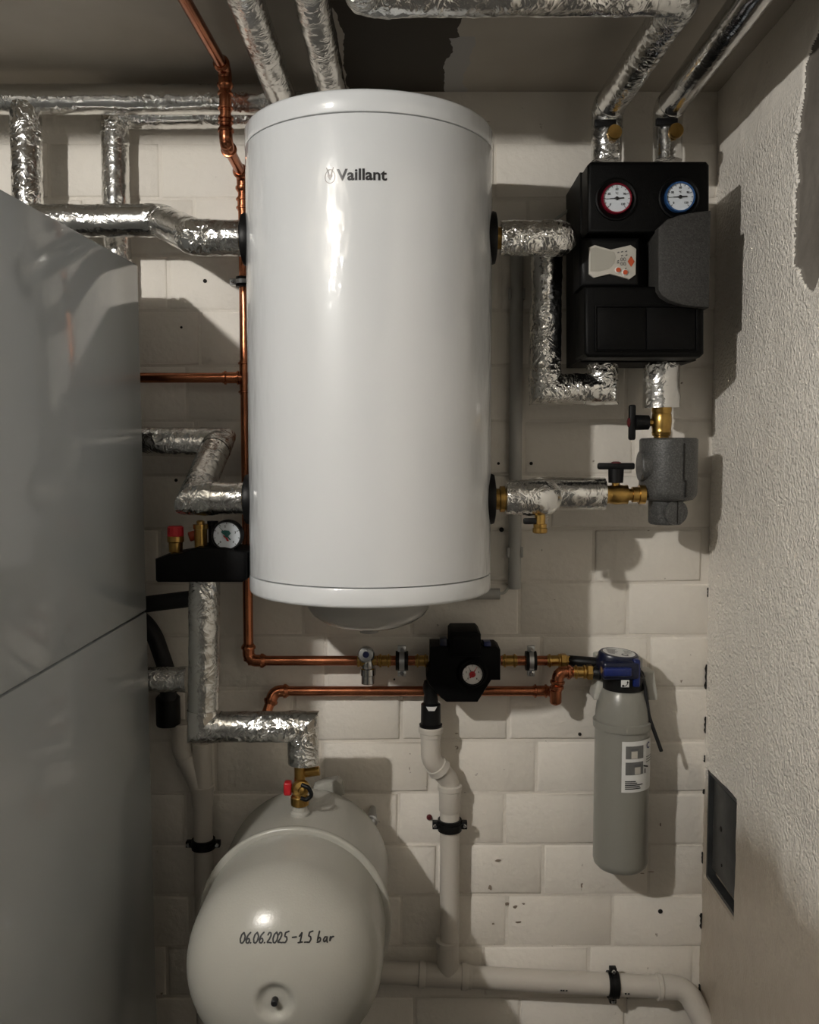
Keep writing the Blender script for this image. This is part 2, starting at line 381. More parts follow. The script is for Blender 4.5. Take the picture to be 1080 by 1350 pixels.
# old drill holes and chips in the back wall
for px, py, rr in ((271, 371, 4), (233, 633, 3.5), (700, 611, 3.5), (657, 611, 3), (661, 698, 5), (764, 967, 3.6), (870, 1200, 5), (735, 886, 2.2), (240, 432, 2.6), (520, 895, 2), (692, 905, 2)):
    if rr:
        p = at(px, py, YB); MB().lathe((p.x, YB - .0060, p.z), (0, 1, 0), [(0, m_px(rr * .65, YB)), (.004, m_px(rr * .6, YB)), (.006, .0008)], 10).build('drill_hole', M['dark'], wb)
def chip(px, py, w_, h_, seed):
    rr = random.Random(seed); n = 9; q = at(px, py, YB); vs = []
    for k in range(n):
        t_ = 2 * math.pi * k / n; f = rr.uniform(.55, 1.1); vs.append((q.x + m_px(w_, YB) * f * math.cos(t_), YB - .0058, q.z + m_px(h_, YB) * f * math.sin(t_)))
    vs += [(q.x + (x - q.x) * .7, YB - .0061, q.z + (z - q.z) * .7) for x, y, z in vs]
    MB().add(vs, [tuple(range(n, 2 * n))] + [(k, (k + 1) % n, n + (k + 1) % n, n + k) for k in range(n)]).build('chipped_spot', M['chip'], wb, 0)
for k, c in enumerate(((668, 1190, 3, 3), (679, 1194, 4, 2.5), (683, 1214, 4, 2), (690, 1190, 3, 1.6), (650, 1216, 2.5, 1.5), (646, 1169, 2.5, 4), (656, 1133, 5, 2.2), (540, 1012, 1, 5), (512, 930, 1, 6), (602, 966, 3, 1), (858, 1148, 5, .9), (870, 1086, 1.2, 3), (731, 1284, 2, 1.2), (846, 1150, 4, .8))): chip(*c, k)
# broken joint where the brick wall meets the plaster
rr = random.Random(11); zc = .02
while zc < E - .25:
    ln = rr.uniform(.012, .06); wd_ = rr.uniform(.0015, .0045)
    pts = [(XR - .0115 - (wd_ if k % 2 else wd_ * .35) * rr.uniform(.5, 1.2), zc + ln * k / 6) for k in range(7)]
    MB().prism(pts + [(XR - .008, zc + ln), (XR - .008, zc)], YB - .0075, YB - .001).build('joint_crack', M['dark'], wb, 0)
    zc += ln + rr.uniform(.03, .16)
p = at(566, 1076, YB); MB().lathe((p.x, YB - .012, p.z), (0, 1, 0), [(0, .004), (.003, .0065), (.012, .0065)], 12).build('wall_plug', M['red_dark'], wb)

# right wall: thrown plaster coat as a real relief, with the broken-away place
jag = [(1.30, E + .60), (1.42, E + .69), (1.52, E + .735), (1.565, E + .735), (1.60, E + .70), (1.632, E + .665), (1.628, E + .62), (1.640, E + .58), (1.655, E + .545), (1.640, E + .50), (1.648, E + .45), (1.652, E + .41),
       (1.655, E + .37), (1.650, E + .335), (1.625, E + .325), (1.60, E + .295), (1.565, E + .275), (1.54, E + .30), (1.49, E + .28), (1.40, E + .30), (1.30, E + .33)]
jag = [(y + .022 if y > 1.45 else y, z) for y, z in jag]
def inside(y, z, poly):
    c = False; n = len(poly)
    for i in range(n):
        (a, b), (d, e) = poly[i], poly[(i + 1) % n]
        if (b > z) != (e > z) and y < (d - a) * (z - b) / (e - b) + a: c = not c
    return c
HY0, HY1 = 1.885, 2.082
HZ0, HZ1 = E - .995, E - .737
def jagp(y, z):
    q_ = Vector((0, y, z)); return y + .014 * noise.noise(q_ * 24) + .004 * noise.noise(q_ * 70), z + .014 * noise.noise(q_ * 24 + Vector((5, 0, 0)))
def plaster_x(y, z):
    p = Vector((0, y, z))
    x = XR - .010 + .0022 * noise.noise(p * 9) + .0014 * noise.noise(p * 30)
    jy, jz = jagp(y, z)
    if 1.28 < jy < 1.74 and E + .2 < jz < E + .8:
        dd = 9.0
        for (a, b), (c, d) in zip(jag, jag[1:] + jag[:1]):
            ux, uz = c - a, d - b; t_ = max(0, min(1, ((jy - a) * ux + (jz - b) * uz) / (ux * ux + uz * uz)))
            dd = min(dd, math.hypot(jy - a - ux * t_, jz - b - uz * t_))
        t_ = max(0, min(1, (.5 + dd / .010) if inside(jy, jz, jag) else (.5 - dd / .010))); t_ = t_ * t_ * (3 - 2 * t_)
        x += (XR - .0015 + .0012 * noise.noise(p * 40) - x) * t_
    if HY0 < y < HY1 and HZ0 < z < HZ1: return XR + .022
    return x
ys = [YF + (1.25 - YF) * k / 12 for k in range(12)] + [1.25 + .23 * k / 30 for k in range(30)] + [1.48 + .22 * k / 110 for k in range(110)] + [1.70 + (YB - 1.70) * k / 70 for k in range(71)]
zs = [(E + .22) * k / 260 for k in range(260)] + [E + .22 + .56 * k / 280 for k in range(280)] + [E + .78 + (ZC - E - .78) * k / 6 for k in range(7)]
vs = [(plaster_x(y, z) if y > 1.24 else XR - .010, y, z) for y in ys for z in zs]
nz_ = len(zs); fs = []; fu = []
for i in range(len(ys) - 1):
    for k in range(nz_ - 1):
        q = (i * nz_ + k, i * nz_ + k + 1, (i + 1) * nz_ + k + 1, (i + 1) * nz_ + k)
        fs.append(q)
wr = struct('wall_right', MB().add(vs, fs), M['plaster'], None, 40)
wr.data.materials.append(M['underlay'])
for pl in wr.data.polygons:
    if pl.center.z > E + .2 and inside(*jagp(pl.center.y, pl.center.z), jag): pl.material_index = 1
struct('wall_core', slab(XR + .03, XR + .1, YF, YB, 0, ZC), M['underlay'], wr)

# access hatch in the right wall
h = thing('access_hatch', 'dark grey metal inspection hatch set into the right plaster wall', 'hatch', (XR, (HY0 + HY1) / 2, HZ0))
t = .008
fr = MB()
fr.box((XR + .004, (HY0 + HY1) / 2, HZ1 - t / 2), (.02, HY1 - HY0, t)).box((XR + .004, (HY0 + HY1) / 2, HZ0 + t / 2), (.02, HY1 - HY0, t))
fr.box((XR + .004, HY0 + t / 2, (HZ0 + HZ1) / 2), (.02, t, HZ1 - HZ0)).box((XR + .004, HY1 - t / 2, (HZ0 + HZ1) / 2), (.02, t, HZ1 - HZ0))
fr.build('frame', M['hatch'], h, 0)
MB().box((XR + .008, (HY0 + HY1) / 2 + .003, (HZ0 + HZ1) / 2 + .004), (.012, HY1 - HY0 - .035, HZ1 - HZ0 - .045), .003, rot=Matrix.Rotation(.02, 3, 'X')).build('door', M['hatch'], h)
MB().lathe((XR + .001, 2.01, E - .85), (1, 0, 0), [(0, .006), (.008, .006)], 14).build('lock', M['dark'], h)
MB().lathe((XR + .001, 2.00, E - .93), (1, 0, 0), [(0, .0035), (.008, .0035)], 12).build('screw_hole', M['dark'], h)

# lamp (behind the beam, over the appliance, out of frame): its bulb lights the room
l = thing('ceiling_lamp', 'bare bulb hanging from the ceiling above the grey appliance', 'lamp', (LAMP[0], LAMP[1], ZC))
MB().lathe((LAMP[0], LAMP[1], ZC - .03), (0, 0, 1), [(0, .035), (.01, .045), (.03, .045)], 24).build('ceiling_rose', M['filter_pale'], l)
MB().cyl((LAMP[0], LAMP[1], LAMP[2] + .07), (LAMP[0], LAMP[1], ZC - .03), .004, 10).build('cord', M['rubber'], l)
MB().lathe((LAMP[0], LAMP[1], LAMP[2] + .02), (0, 0, 1), [(0, .014), (.03, .018), (.05, .014)], 20).build('socket', M['rubber'], l)
MB().lathe((LAMP[0], LAMP[1], LAMP[2] - .026), (0, 0, 1), [(.026 - .026 * math.cos(math.pi * k / 12), max(.0005, .026 * math.sin(math.pi * k / 12))) for k in range(13)], 24).build('bulb', M['bulb'], l)

# ------------------------------------------------------------------ grey appliance at the left
cr = at(182, 349, 1.90)                                   # top rear right corner
cdv = Vector(((587 - 545) / F, 1, (597 - 574) / F)).normalized()   # its depth axis: stands a little askew
cx_ = Vector((0, 0, 1)).cross(cdv) * -1                    # to the right
cx_.normalize(); cz_ = cx_.cross(cdv).normalized()
if cz_.z < 0: cz_ = -cz_
CL, CWd, CH = .74, .595, cr.z - .012
R3 = Matrix((cx_, cdv, cz_)).transposed()
def cbox(x0, x1, y0, y1, z0, z1, bev=.004):
    c = cr + cx_ * ((x0 + x1) / 2) + cdv * ((y0 + y1) / 2) + cz_ * ((z0 + z1) / 2)
    return MB().box(c, (x1 - x0, y1 - y0, z1 - z0), bev, 2, R3)
sz = at(187, 807, 1.90).z - cr.z
cab = thing('heating_appliance', 'tall grey glossy heating appliance cabinet along the left edge', 'appliance', (cr.x - .3, 1.53, 0))
cbox(-CWd, -.014, -CL + .004, -.004, -CH, -.006, 0).build('body', M['cab_dark'], cab)
cbox(-.018, 0, -CL, 0, sz + .0012, 0).build('side_panel', M['cab'], cab)
cbox(-.018, 0, -CL, 0, -CH, sz - .0012).build('side_panel', M['cab'], cab)
cbox(-CWd, -.020, -CL, 0, -.018, 0).build('top_panel', M['cab'], cab)
cbox(-CWd, -.020, -CL - .012, -CL + .006, -CH, -.020).build('front_panel', M['cab'], cab)
cbox(-CWd - .002, -CWd + .012, -CL, 0, -CH, -.020).build('side_panel', M['cab'], cab)

# ------------------------------------------------------------------ white storage cylinder
TX, TY, TR = -.0850, 1.81, .2385
zt = at(490, 115, TY - TR).z; zb = at(490, 803, TY - TR).z
zs1 = at(490, 147, TY - TR).z; zs0 = at(490, 776, TY - TR).z
tank = thing('storage_cylinder', 'large white cylindrical storage tank hung on the brick wall, lettering near its top', 'tank', (TX, TY, zb))
def tl(prof, name, m, seg=128, par=tank): return MB().lathe((TX, TY, 0), (0, 0, 1), prof, seg).build(name, m, par, 40)
tl([(zs0 + .0016 + (zs1 - zs0 - .0032) * k / 40, TR) for k in range(41)], 'jacket', M['white_steel'])
bv = .0075
tl([(zs1 - .0005, TR - .006), (zs1 + .0012, TR - .0005), (zs1 + .003, TR + .0005), (zt - bv, TR + .0005)] + [(zt - bv + bv * math.sin(q), TR + .0005 - bv + bv * math.cos(q)) for q in (.3, .6, .9, 1.2, 1.57)] + [(zt + .002, .05)], 'top_cap', M['white_steel'])
tl([(zb + .004, .08), (zb + .001, TR - .03), (zb, TR - .010)] + [(zb + bv - bv * math.sin(q), TR + .0005 - bv + bv * math.cos(q)) for q in (1.4, 1.1, .8, .5, .2)] + [(zb + bv, TR + .0005), (zs0 - .003, TR + .0005), (zs0 - .0012, TR - .0005), (zs0 + .0005, TR - .006)], 'bottom_cap', M['white_steel'])
dcx = TX + .0
MB().lathe((dcx - .002, TY - .04, zb + .003), (0, 0, -1), [(0, .125), (.03, .120), (.045, .11), (.058, .092), (.068, .066), (.075, .036), (.077, .004)], 48).build('bottom_dome', M['clear'], tank)
MB().lathe((dcx - .002, TY - .04, zb - .068), (0, 0, -1), [(0, .022), (.012, .018), (.014, .002)], 24).build('dome_knob', M['clear'], tank)
PORT_Y = 1.79
def port(px, py, sgn, br):
    p = at(px, py, PORT_Y)
    x0 = TX + sgn * (TR - .004)
    MB().lathe((x0 - sgn * .006, PORT_Y, p.z), (sgn, 0, 0), [(0, .048), (.010, .050), (.015, .048), (.017, .040)], 40).build('port_rosette', M['rubber'], tank)
    MB().lathe((x0 + sgn * .010, PORT_Y, p.z), (sgn, 0, 0), [(0, .021), (.010, .021), (.011, .026), (.020, .026), (.022, .022), (br, .022)], 28).build('port_nipple', M['brass'], tank)
    return p
port(652, 314, 1, .05); port(648, 658, 1, .055); port(324, 316, -1, .04); port(326, 658, -1, .04)
for zz in (zb + .22, zt - .25):
    MB().box((TX, (TY + TR + YB) / 2 - .012, zz), (.30, YB - TY - TR - .004, .06), .004).build('wall_bracket', M['steel'], tank)

def text_mb(s, size, fn, bold=0.0, align='LEFT'):
    cu = bpy.data.curves.new('text', 'FONT'); cu.body = s; cu.size = size; cu.align_x = align; cu.offset = bold; cu.resolution_u = 3
    o = bpy.data.objects.new('text', cu); C.objects.link(o)
    dg = bpy.context.evaluated_depsgraph_get(); me = o.evaluated_get(dg).to_mesh()
    vs = [fn(v.co.x, v.co.y) for v in me.vertices]; fs = [tuple(p.vertices) for p in me.polygons]
    wmax = max([v.co.x for v in me.vertices] or [0]); o.evaluated_get(dg).to_mesh_clear()
    bpy.data.objects.remove(o); bpy.data.curves.remove(cu)
    return MB().add(vs, fs), wmax
def ribbon(mb, pl, wd, fn):
    """flat pen stroke along a 2D polyline, laid on a surface by fn(u, v)"""
    if len(pl) == 2: pl = [(pl[0][0] + (pl[1][0] - pl[0][0]) * k / 6, pl[0][1] + (pl[1][1] - pl[0][1]) * k / 6) for k in range(7)]
    n = len(pl); L_ = []
    for i, (x, y) in enumerate(pl):
        a = pl[max(i - 1, 0)]; b = pl[min(i + 1, n - 1)]; dx, dy = b[0] - a[0], b[1] - a[1]; q = math.hypot(dx, dy) or 1
        nx, ny = -dy / q * wd / 2, dx / q * wd / 2; L_ += [(x + nx, y + ny), (x - nx, y - ny)]
    mb.add([fn(*p) for p in L_], [(2 * i, 2 * i + 1, 2 * i + 3, 2 * i + 2) for i in range(n - 1)])
    for (cx, cy) in (pl[0], pl[-1]):
        pts = [(cx + wd / 2 * math.cos(k * math.pi / 4), cy + wd / 2 * math.sin(k * math.pi / 4)) for k in range(8)]
        mb.add([fn(*p) for p in pts], [tuple(range(8))])
    return mb
def on_tank(u, v):                            # u = arc length from the lettering start, v = height
    q = a0 + u / TR
    return Vector((TX + (TR + .0007) * math.sin(q), TY - (TR + .0007) * math.cos(q), v0 + v))
# angle at which the surface shows at px 447
def tank_angle(px):
    lo, hi = -1.2, 1.2
    for _ in range(50):
        q = (lo + hi) / 2; x = TX + TR * math.sin(q); y = TY - TR * math.cos(q)
        if 545 + F * x / y * 1.0 < px: lo = q
        else: hi = q
    return q
a0 = tank_angle(447); v0 = at(480, 237, TY - TR).z
a1 = tank_angle(510.5); want = (a1 - a0) * TR
_, w0 = text_mb('Vaillant', .02, lambda x, y: Vector((x, y, 0)))
mb, _ = text_mb('Vaillant', .0262, lambda x, y: on_tank(x * want / (w0 * 1.31), y), .0007)
mb.build('brand_lettering', M['lettering'], tank, 0)
a0 = tank_angle(437.6); v0 = at(437, 230.5, TY - TR).z; k_ = m_px(1, TY - TR)
mb = MB()
egg = [(6.6 * math.cos(q) * (1 - .12 * math.sin(q)), 8.6 * math.sin(q) - .6) for q in [2 * math.pi * k / 28 for k in range(29)]]
SC = lambda pl: [(x * k_, y * k_) for x, y in pl]
ribbon(mb, SC(egg), .9 * k_, on_tank)
for sg in (-1, 1):
    ribbon(mb, SC([(sg * .3, -4.5), (sg * 1.2, 0), (sg * 3.0, 5), (sg * 4.6, 10.5)]), 1.1 * k_, on_tank)
    ribbon(mb, SC([(sg * .8, 2.0), (sg * 2.6, 8.0)]), .8 * k_, on_tank)
    ribbon(mb, SC([(sg * 1.0, -3), (sg * 2.8, 0), (sg * 2.2, 3)]), 1.2 * k_, on_tank)
ribbon(mb, SC([(-2.2, 2.4), (0, -4.6), (2.2, 2.4)]), 1.3 * k_, on_tank)
ribbon(mb, SC([(0, 1), (0, -4.0)]), 1.8 * k_, on_tank)
mb.build('emblem', M['emblem'], tank, 0)

# ------------------------------------------------------------------ foil-wrapped pipes
def foil_disp(amp):
    def f(P, t):
        a = noise.noise(P * 26) * .9 + (abs(noise.noise(P * 62 + Vector((3, 1, 7)))) - .25) * 1.3 + noise.noise(P * 140) * .35
        return amp * a
    return f
def mitre(a, c, b, rad, seg, disp):
    """two legs of a pipe wrap meeting in a sharp mitred corner"""
    a, c, b = Vector(a), Vector(c), Vector(b); mb = MB()
    u = (c - a).normalized(); v = (b - c).normalized(); nrm = (u + v).normalized()
    for p, d, sg in ((a, u, 1), (b, -v, -1)):
        L = (c - p).length; pts = dense([p, c + d * rad * 1.6], .0055); e, f_, g = frame(d); vs = []; n = len(pts)
        for q in pts:
            for k in range(seg):
                w_ = 2 * math.pi * k / seg; nn = f_ * math.cos(w_) + g * math.sin(w_); P = q + nn * rad
                t_ = (P - c).dot(nrm) * sg
                if t_ > 0: P = P - d * (t_ / abs(d.dot(nrm)))
                vs.append(P + nn * disp(P, 0))
        mb.add(vs, [(i * seg + k, i * seg + (k + 1) % seg, (i + 1) * seg + (k + 1) % seg, (i + 1) * seg + k) for i in range(n - 1) for k in range(seg)])
    return mb
def foil_run(name, label, pts, rad, m='foil', amp=.0015, fil=1.15, cat='pipe', seg=36, group='foil wrapped heating pipes', sharp=(), wrap='foil'):
    pts = [Vector(p) for p in pts]
    root = thing(name, label, cat, pts[0], group)
    n = len(pts); fillet = rad * fil
    trim = [0.0] * n
    for i in range(1, n - 1):
        u = (pts[i - 1] - pts[i]).normalized(); v = (pts[i + 1] - pts[i]).normalized()
        trim[i] = fillet / math.tan(u.angle(v) / 2) + rad * .15
        if trim[i] > .5 * min((pts[i - 1] - pts[i]).length, (pts[i + 1] - pts[i]).length): trim[i] = .5 * min((pts[i - 1] - pts[i]).length, (pts[i + 1] - pts[i]).length)
    for i in range(n - 1):
        d = (pts[i + 1] - pts[i]); L = d.length; d.normalize()
        a = pts[i] + d * (trim[i] - .004 if trim[i] else 0); b = pts[i + 1] - d * (trim[i + 1] - .004 if trim[i + 1] else 0)
        if (b - a).dot(d) < .006: continue
        mb = MB().sweep(dense([a, b], .0055), rad, seg, foil_disp(amp))
        mb.build('insulation_sleeve', M[m], root, 70)
    for i in range(1, n - 1):
        u = (pts[i - 1] - pts[i]).normalized(); v = (pts[i + 1] - pts[i]).normalized()
        if i in sharp:
            mitre(pts[i] + u * (trim[i] + .006), pts[i], pts[i] + v * (trim[i] + .006), rad * 1.03, seg, foil_disp(amp * 1.25)).build('elbow_wrap', M[wrap], root, 50)
            continue
        pp = path([pts[i] + u * (trim[i] + .006), pts[i], pts[i] + v * (trim[i] + .006)], fillet, 14)
        MB().sweep(dense(pp, .006), rad * 1.03, seg, foil_disp(amp * 1.25)).build('elbow_wrap', M[wrap], root, 70)
    return root
# top left, along the ceiling line
YA = 1.985
Z1 = at(200, 131, YA).z
pA0 = at(378, 122, 1.97); xA = -.278
foil_run('foil_pipe', 'upper foil wrapped pipe along the ceiling line at the left, nearest the camera', [(xA, 1.31, Z1 - .0), (xA, YA, Z1), (at(-90, 131, YA).x, YA, Z1)], m_px(18.5, YA), 'foil_smooth', amp=.0011)
foil_run('foil_pipe', 'upright foil wrapped pipe at far left dropping behind the grey appliance', [(at(35, 200, YA).x, YA, Z1 - .012), (at(35, 200, YA).x, YA, at(35, 420, YA).z)], m_px(19.5, YA), 'foil')
Y2 = 2.055
foil_run('foil_pipe', 'lower foil wrapped pipe close behind the ceiling line pipe, turning down beside it', [(-.168, 1.31, Z1 + .004), (-.168, Y2, at(300, 151, Y2).z), (at(151, 151, Y2).x, Y2, at(300, 151, Y2).z), (at(151, 151, Y2).x, Y2, at(150, 420, Y2).z)], m_px(17.5, Y2), 'foil_smooth', fil=1.05)
foil_run('foil_pipe', 'foil wrapped pipe over the grey appliance leading into upper left tank port', [at(15, 291, 1.955), at(212, 291, 1.955), at(258, 313, PORT_Y), at(318, 314, PORT_Y)], m_px(21.5, 1.90), 'foil_smooth', fil=1.0, amp=.001)
foil_run('foil_pipe', 'zigzag foil wrapped pipe leading into lower left tank port', [at(120, 580, 1.985), at(287, 584, 1.985), at(257, 657, PORT_Y), at(322, 657, PORT_Y)], m_px(20.5, 1.88), 'foil_smooth', fil=.8, sharp=(1, 2), wrap='foil_dull')
# right
YV = 1.975; YV2 = 1.93
foil_run('foil_pipe', 'foil wrapped pipe from upper right tank port down and up into the black pump station', [at(660, 314, PORT_Y), at(739, 314, PORT_Y), (at(739, 314, PORT_Y).x, YV, at(716, 318, YV).z), (at(739, 314, PORT_Y).x, YV, at(716, 513, YV).z), at(794, 513, YV), at(794, 474, YV)], m_px(21, 1.90), 'foil', amp=.0019, fil=.8, sharp=(3, 4))
foil_run('foil_pipe', 'short foil wrapped pipe from lower right tank port to the brass ball valve', [at(667, 656, PORT_Y), at(719, 656, PORT_Y), (at(719, 656, PORT_Y).x, YV2, at(704, 651, YV2).z), at(797, 651, YV2)], m_px(22.5, 1.86), 'foil_smooth', fil=.8, amp=.0013, wrap='foil_smooth')
foil_run('foil_pipe', 'short upright foil wrapped stub below the black pump station', [at(872, 474, 1.95), at(872, 538, 1.95)], m_px(23.5, 1.95), 'foil_smooth')
# ceiling pipes above the pump station
YP = 1.95; ZP = at(882, 150, YP).z + .01
xp1 = at(800, 180, YP).x; xp2 = at(880, 180, YP).x
pr1 = foil_run('foil_pipe', 'foil wrapped pipe rising from the pump station left outlet and crossing the ceiling', [at(800, 213, YP), (xp1, YP, ZP), (xp1 + .025, 1.50, ZP + .012), (at(480, 0, 1.50).x, 1.50, ZP + .010), (at(480, 0, 1.50).x, 1.31, ZP + .010)], m_px(19.5, YP), 'foil_smooth', fil=1.0, wrap='foil_dull')
pr2 = foil_run('foil_pipe', 'smooth silver pipe rising from the pump station right outlet, running along the ceiling', [at(880, 213, YP), (xp2, YP, ZP), (xp2 + .008, 1.31, ZP + .006)], m_px(18.5, YP), 'foil_mirror', amp=.0005, fil=1.0, wrap='foil_smooth')
for root, px, py in ((pr1, 810, 175), (pr2, 891, 173)):
    p = at(px, py, YP - .034)
    MB().box((p.x - m_px(11, YP), p.y + .004, p.z + m_px(12, YP)), (m_px(27, YP), .012, m_px(9, YP)), .002).build('valve_slot', M['rubber'], root)
    MB().lathe((p.x, p.y + .012, p.z), (0, -1, 0), [(0, m_px(6, YP)), (.010, m_px(6, YP)), (.0105, m_px(9.3, YP)), (.018, m_px(9.3, YP)), (.020, m_px(8.6, YP))], 28).build('brass_plug', M['brass'], root)
# safety group to vessel
YS = 1.81
pE = foil_run('foil_pipe', 'foil wrapped pipe from the safety block down and across to the expansion vessel', [at(270, 762, YS), at(268, 958, YS), at(400, 958, YS), at(400, 1006, YS)], m_px(20.5, YS), 'foil_dull', fil=.8, sharp=(1, 2))
foil_run('foil_pipe', 'short foil wrapped stub behind the vessel feed pipe beside the grey appliance', [at(170, 896, 1.95), at(247, 896, 1.95)], m_px(17, 1.95), 'foil_dull')

# ------------------------------------------------------------------ copper pipes
RC = .0112
def fitting(p, d, L, root, m='copper', r=RC, name='press_fitting', k=1.0):
    p = Vector(p); d = Vector(d).normalized(); a = r * 1.12 * k; b = r * 1.38 * k
    pr = [(-L / 2, r), (-L / 2, a), (-L / 2 + .003, a), (-L / 2 + .004, b), (-L / 2 + .0075, b), (-L / 2 + .009, a)]
    pr += [(-t_, q) for t_, q in pr[::-1]]
    return MB().lathe(p, d, pr, 24).build(name, M[m], root, 40)
def elbow(pp, root, r=RC * 1.22, f=.024, leg=.012):
    """bend with two beads, from three points"""
    a, c, b = [Vector(x) for x in pp]; u = (a - c).normalized(); v = (b - c).normalized(); q = u.angle(v); t_ = f / math.tan(q / 2) + leg
    mb = MB().sweep(path([c + u * t_, c, c + v * t_], f, 10), r, 20)
    for w_ in (u, v): mb.lathe(c + w_ * (t_ - .009), w_, [(0, r), (.001, r * 1.2), (.006, r * 1.2), (.009, r * 1.02), (.012, r * .9)], 24)
    return mb.build('elbow', M['copper'], root, 40)
YC = 2.045
q0 = at(225, -6, 1.60); q1 = at(291, 92, 1.885); q2 = at(298, 190, 1.885); q3 = at(319, 232, YC)
xv = at(324, 550, YC).x
q1.x = q2.x
q0 = Vector((q1.x - .02, 1.31, q1.z - .0))
q3 = Vector((xv, YC, q3.z)); q4 = Vector((xv, YC, at(328, 871, YC).z)); q5 = Vector((at(471, 870, YC).x, YC, q4.z + .0))
cp = thing('copper_pipe', 'long copper pipe from the ceiling down the left of the tank to the chrome valve', 'pipe', q4, 'copper water pipes')
def leg(a, b, root=cp, r=RC): return MB().cyl(a, b, r, 20).build('pipe', M['copper'], root)
q2b = Vector((q2.x, q2.y, q2.z)); 
leg(q0, q1); leg(q1, q2b); leg(q2b, q3); leg(q3, q4); leg(q4, q5)
elbow((q0, q1, q2b), cp); elbow((q1, q2b, q3), cp, leg=.01); elbow((q2b, q3, q4), cp, leg=.01); elbow((q3, q4, q5), cp)
fitting(q1.lerp(q2b, .42), (0, 0, 1), .040, cp); fitting(q1.lerp(q2b, .68), (0, 0, 1), .02, cp)
fitting(q3 + Vector((0, 0, -.06)), (0, 0, 1), .03, cp)
tz = at(322, 498, YC).z; tp = Vector((xv, YC, tz))
fitting(tp, (0, 0, 1), .075, cp, name='tee')
br = Vector((at(150, 496, YC).x, YC, tz))
leg(br, tp); fitting(tp + Vector((-.030, 0, 0)), (1, 0, 0), .04, cp, name='tee_branch')
# return pipe
r0 = at(338, 945, 1.96); r1 = at(362, 911, 2.068); YR = 2.068; r1.y = YR; r2 = at(727, 914, YR)
rp = thing('copper_pipe', 'lower copper pipe running along the wall to the grey water filter', 'pipe', r1, 'copper water pipes')
r2.z = r1.z; r2.y = YR
r0 = Vector((r1.x - .026, r1.y - .035, r1.z - .075)); r00 = r0 + Vector((-.0, -.01, -.10))
leg(r0, r1, rp); leg(r1, r2, rp); elbow((r0, r1, r2), rp)
r3 = Vector((at(727, 900, YC).x, YC - .012, at(727, 890, YC).z)); r3 = Vector((r2.x + .004, YC - .035, r1.z + .0))
# the pipe steps forward, then up and over to the filter head
YH = 2.005
s0 = Vector((r2.x, YH, r2.z)); s1 = Vector((r2.x + .006, YH, at(735, 886, YH).z)); s2 = Vector((at(765, 886, YH).x, YH, s1.z))
MB().lathe(s0 + Vector((0, 0, -.016)), (0, 0, 1), [(0, .004), (.004, .011), (.008, .0135), (.034, .0135), (.036, .0105)], 24).build('elbow', M['copper'], rp)
leg(r2, s0, rp); leg(s0, s1, rp); leg(s1, s2, rp); elbow((s0, s1, s2), rp, leg=.008, f=.022)
fitting(s0.lerp(s1, .42), (0, 0, 1), .014, rp); fitting(r2 + Vector((-.025, 0, 0)), (1, 0, 0), .036, rp)
fitting(s2 + Vector((.000, 0, 0)), (1, 0, 0), .030, rp, 'brass'); 
MB().lathe(s2 + Vector((.012, 0, 0)), (1, 0, 0), [(0, .0125), (.004, .0175), (.014, .0175), (.016, .014), (.024, .014)], 6).build('union_nut', M['brass'], rp, 20)
# section with the valve and the backflow unit
cv = thing('copper_pipe', 'short copper pipe between chrome valve and black backflow unit', 'pipe', at(500, 871, YC), 'copper water pipes')
zq = q4.z
X = lambda px: at(px, 871, YC).x
def P(px): return Vector((X(px), YC, zq))
leg(P(497), P(563), cv)
fitting(P(507), (1, 0, 0), .030, cv, 'brass'); fitting(P(556), (1, 0, 0), .030, cv, 'brass')
cw = thing('copper_pipe', 'short copper pipe between black backflow unit and filter hose', 'pipe', P(662), 'copper water pipes')
leg(P(660), P(742), cw)
fitting(P(672), (1, 0, 0), .034, cw, 'brass'); fitting(P(731), (1, 0, 0), .034, cw, 'brass')
MB().lathe(P(738), (1, 0, 0), [(0, .012), (.003, .017), (.014, .017), (.016, .013), (.022, .013)], 6).build('union_nut', M['brass'], cw, 20)
# chrome angle valve
av = thing('angle_valve', 'chrome stop valve with blue dot on the upper copper pipe', 'valve', P(484))
MB().lathe(P(471), (1, 0, 0), [(0, .011), (.001, .0145), (.006, .0145), (.007, .012), (.011, .012), (.012, .0145), (.018, .0145), (.019, .011), (.045, .011)], 24).build('inlet', M['brass'], av)
MB().lathe(P(485) + Vector((0, 0, .022)), (0, 0, -1), [(0, .013), (.012, .014), (.03, .016), (.038, .015), (.040, .0185), (.054, .0185), (.056, .0155), (.074, .0155), (.076, .012)], 24).build('body', M['chrome'], av)
MB().lathe(P(484) + Vector((0, -.012, .018)), (0, -1, 0.18), [(0, .011), (.012, .012), (.014, .0180), (.032, .0190), (.036, .016), (.037, .009)], 28).build('handle', M['chrome'], av)
MB().lathe(P(484) + Vector((0, -.0482, .0245)), (0, -1, 0.18), [(0, .0075), (.002, .0065)], 20).build('blue_dot', M['blue'], av)

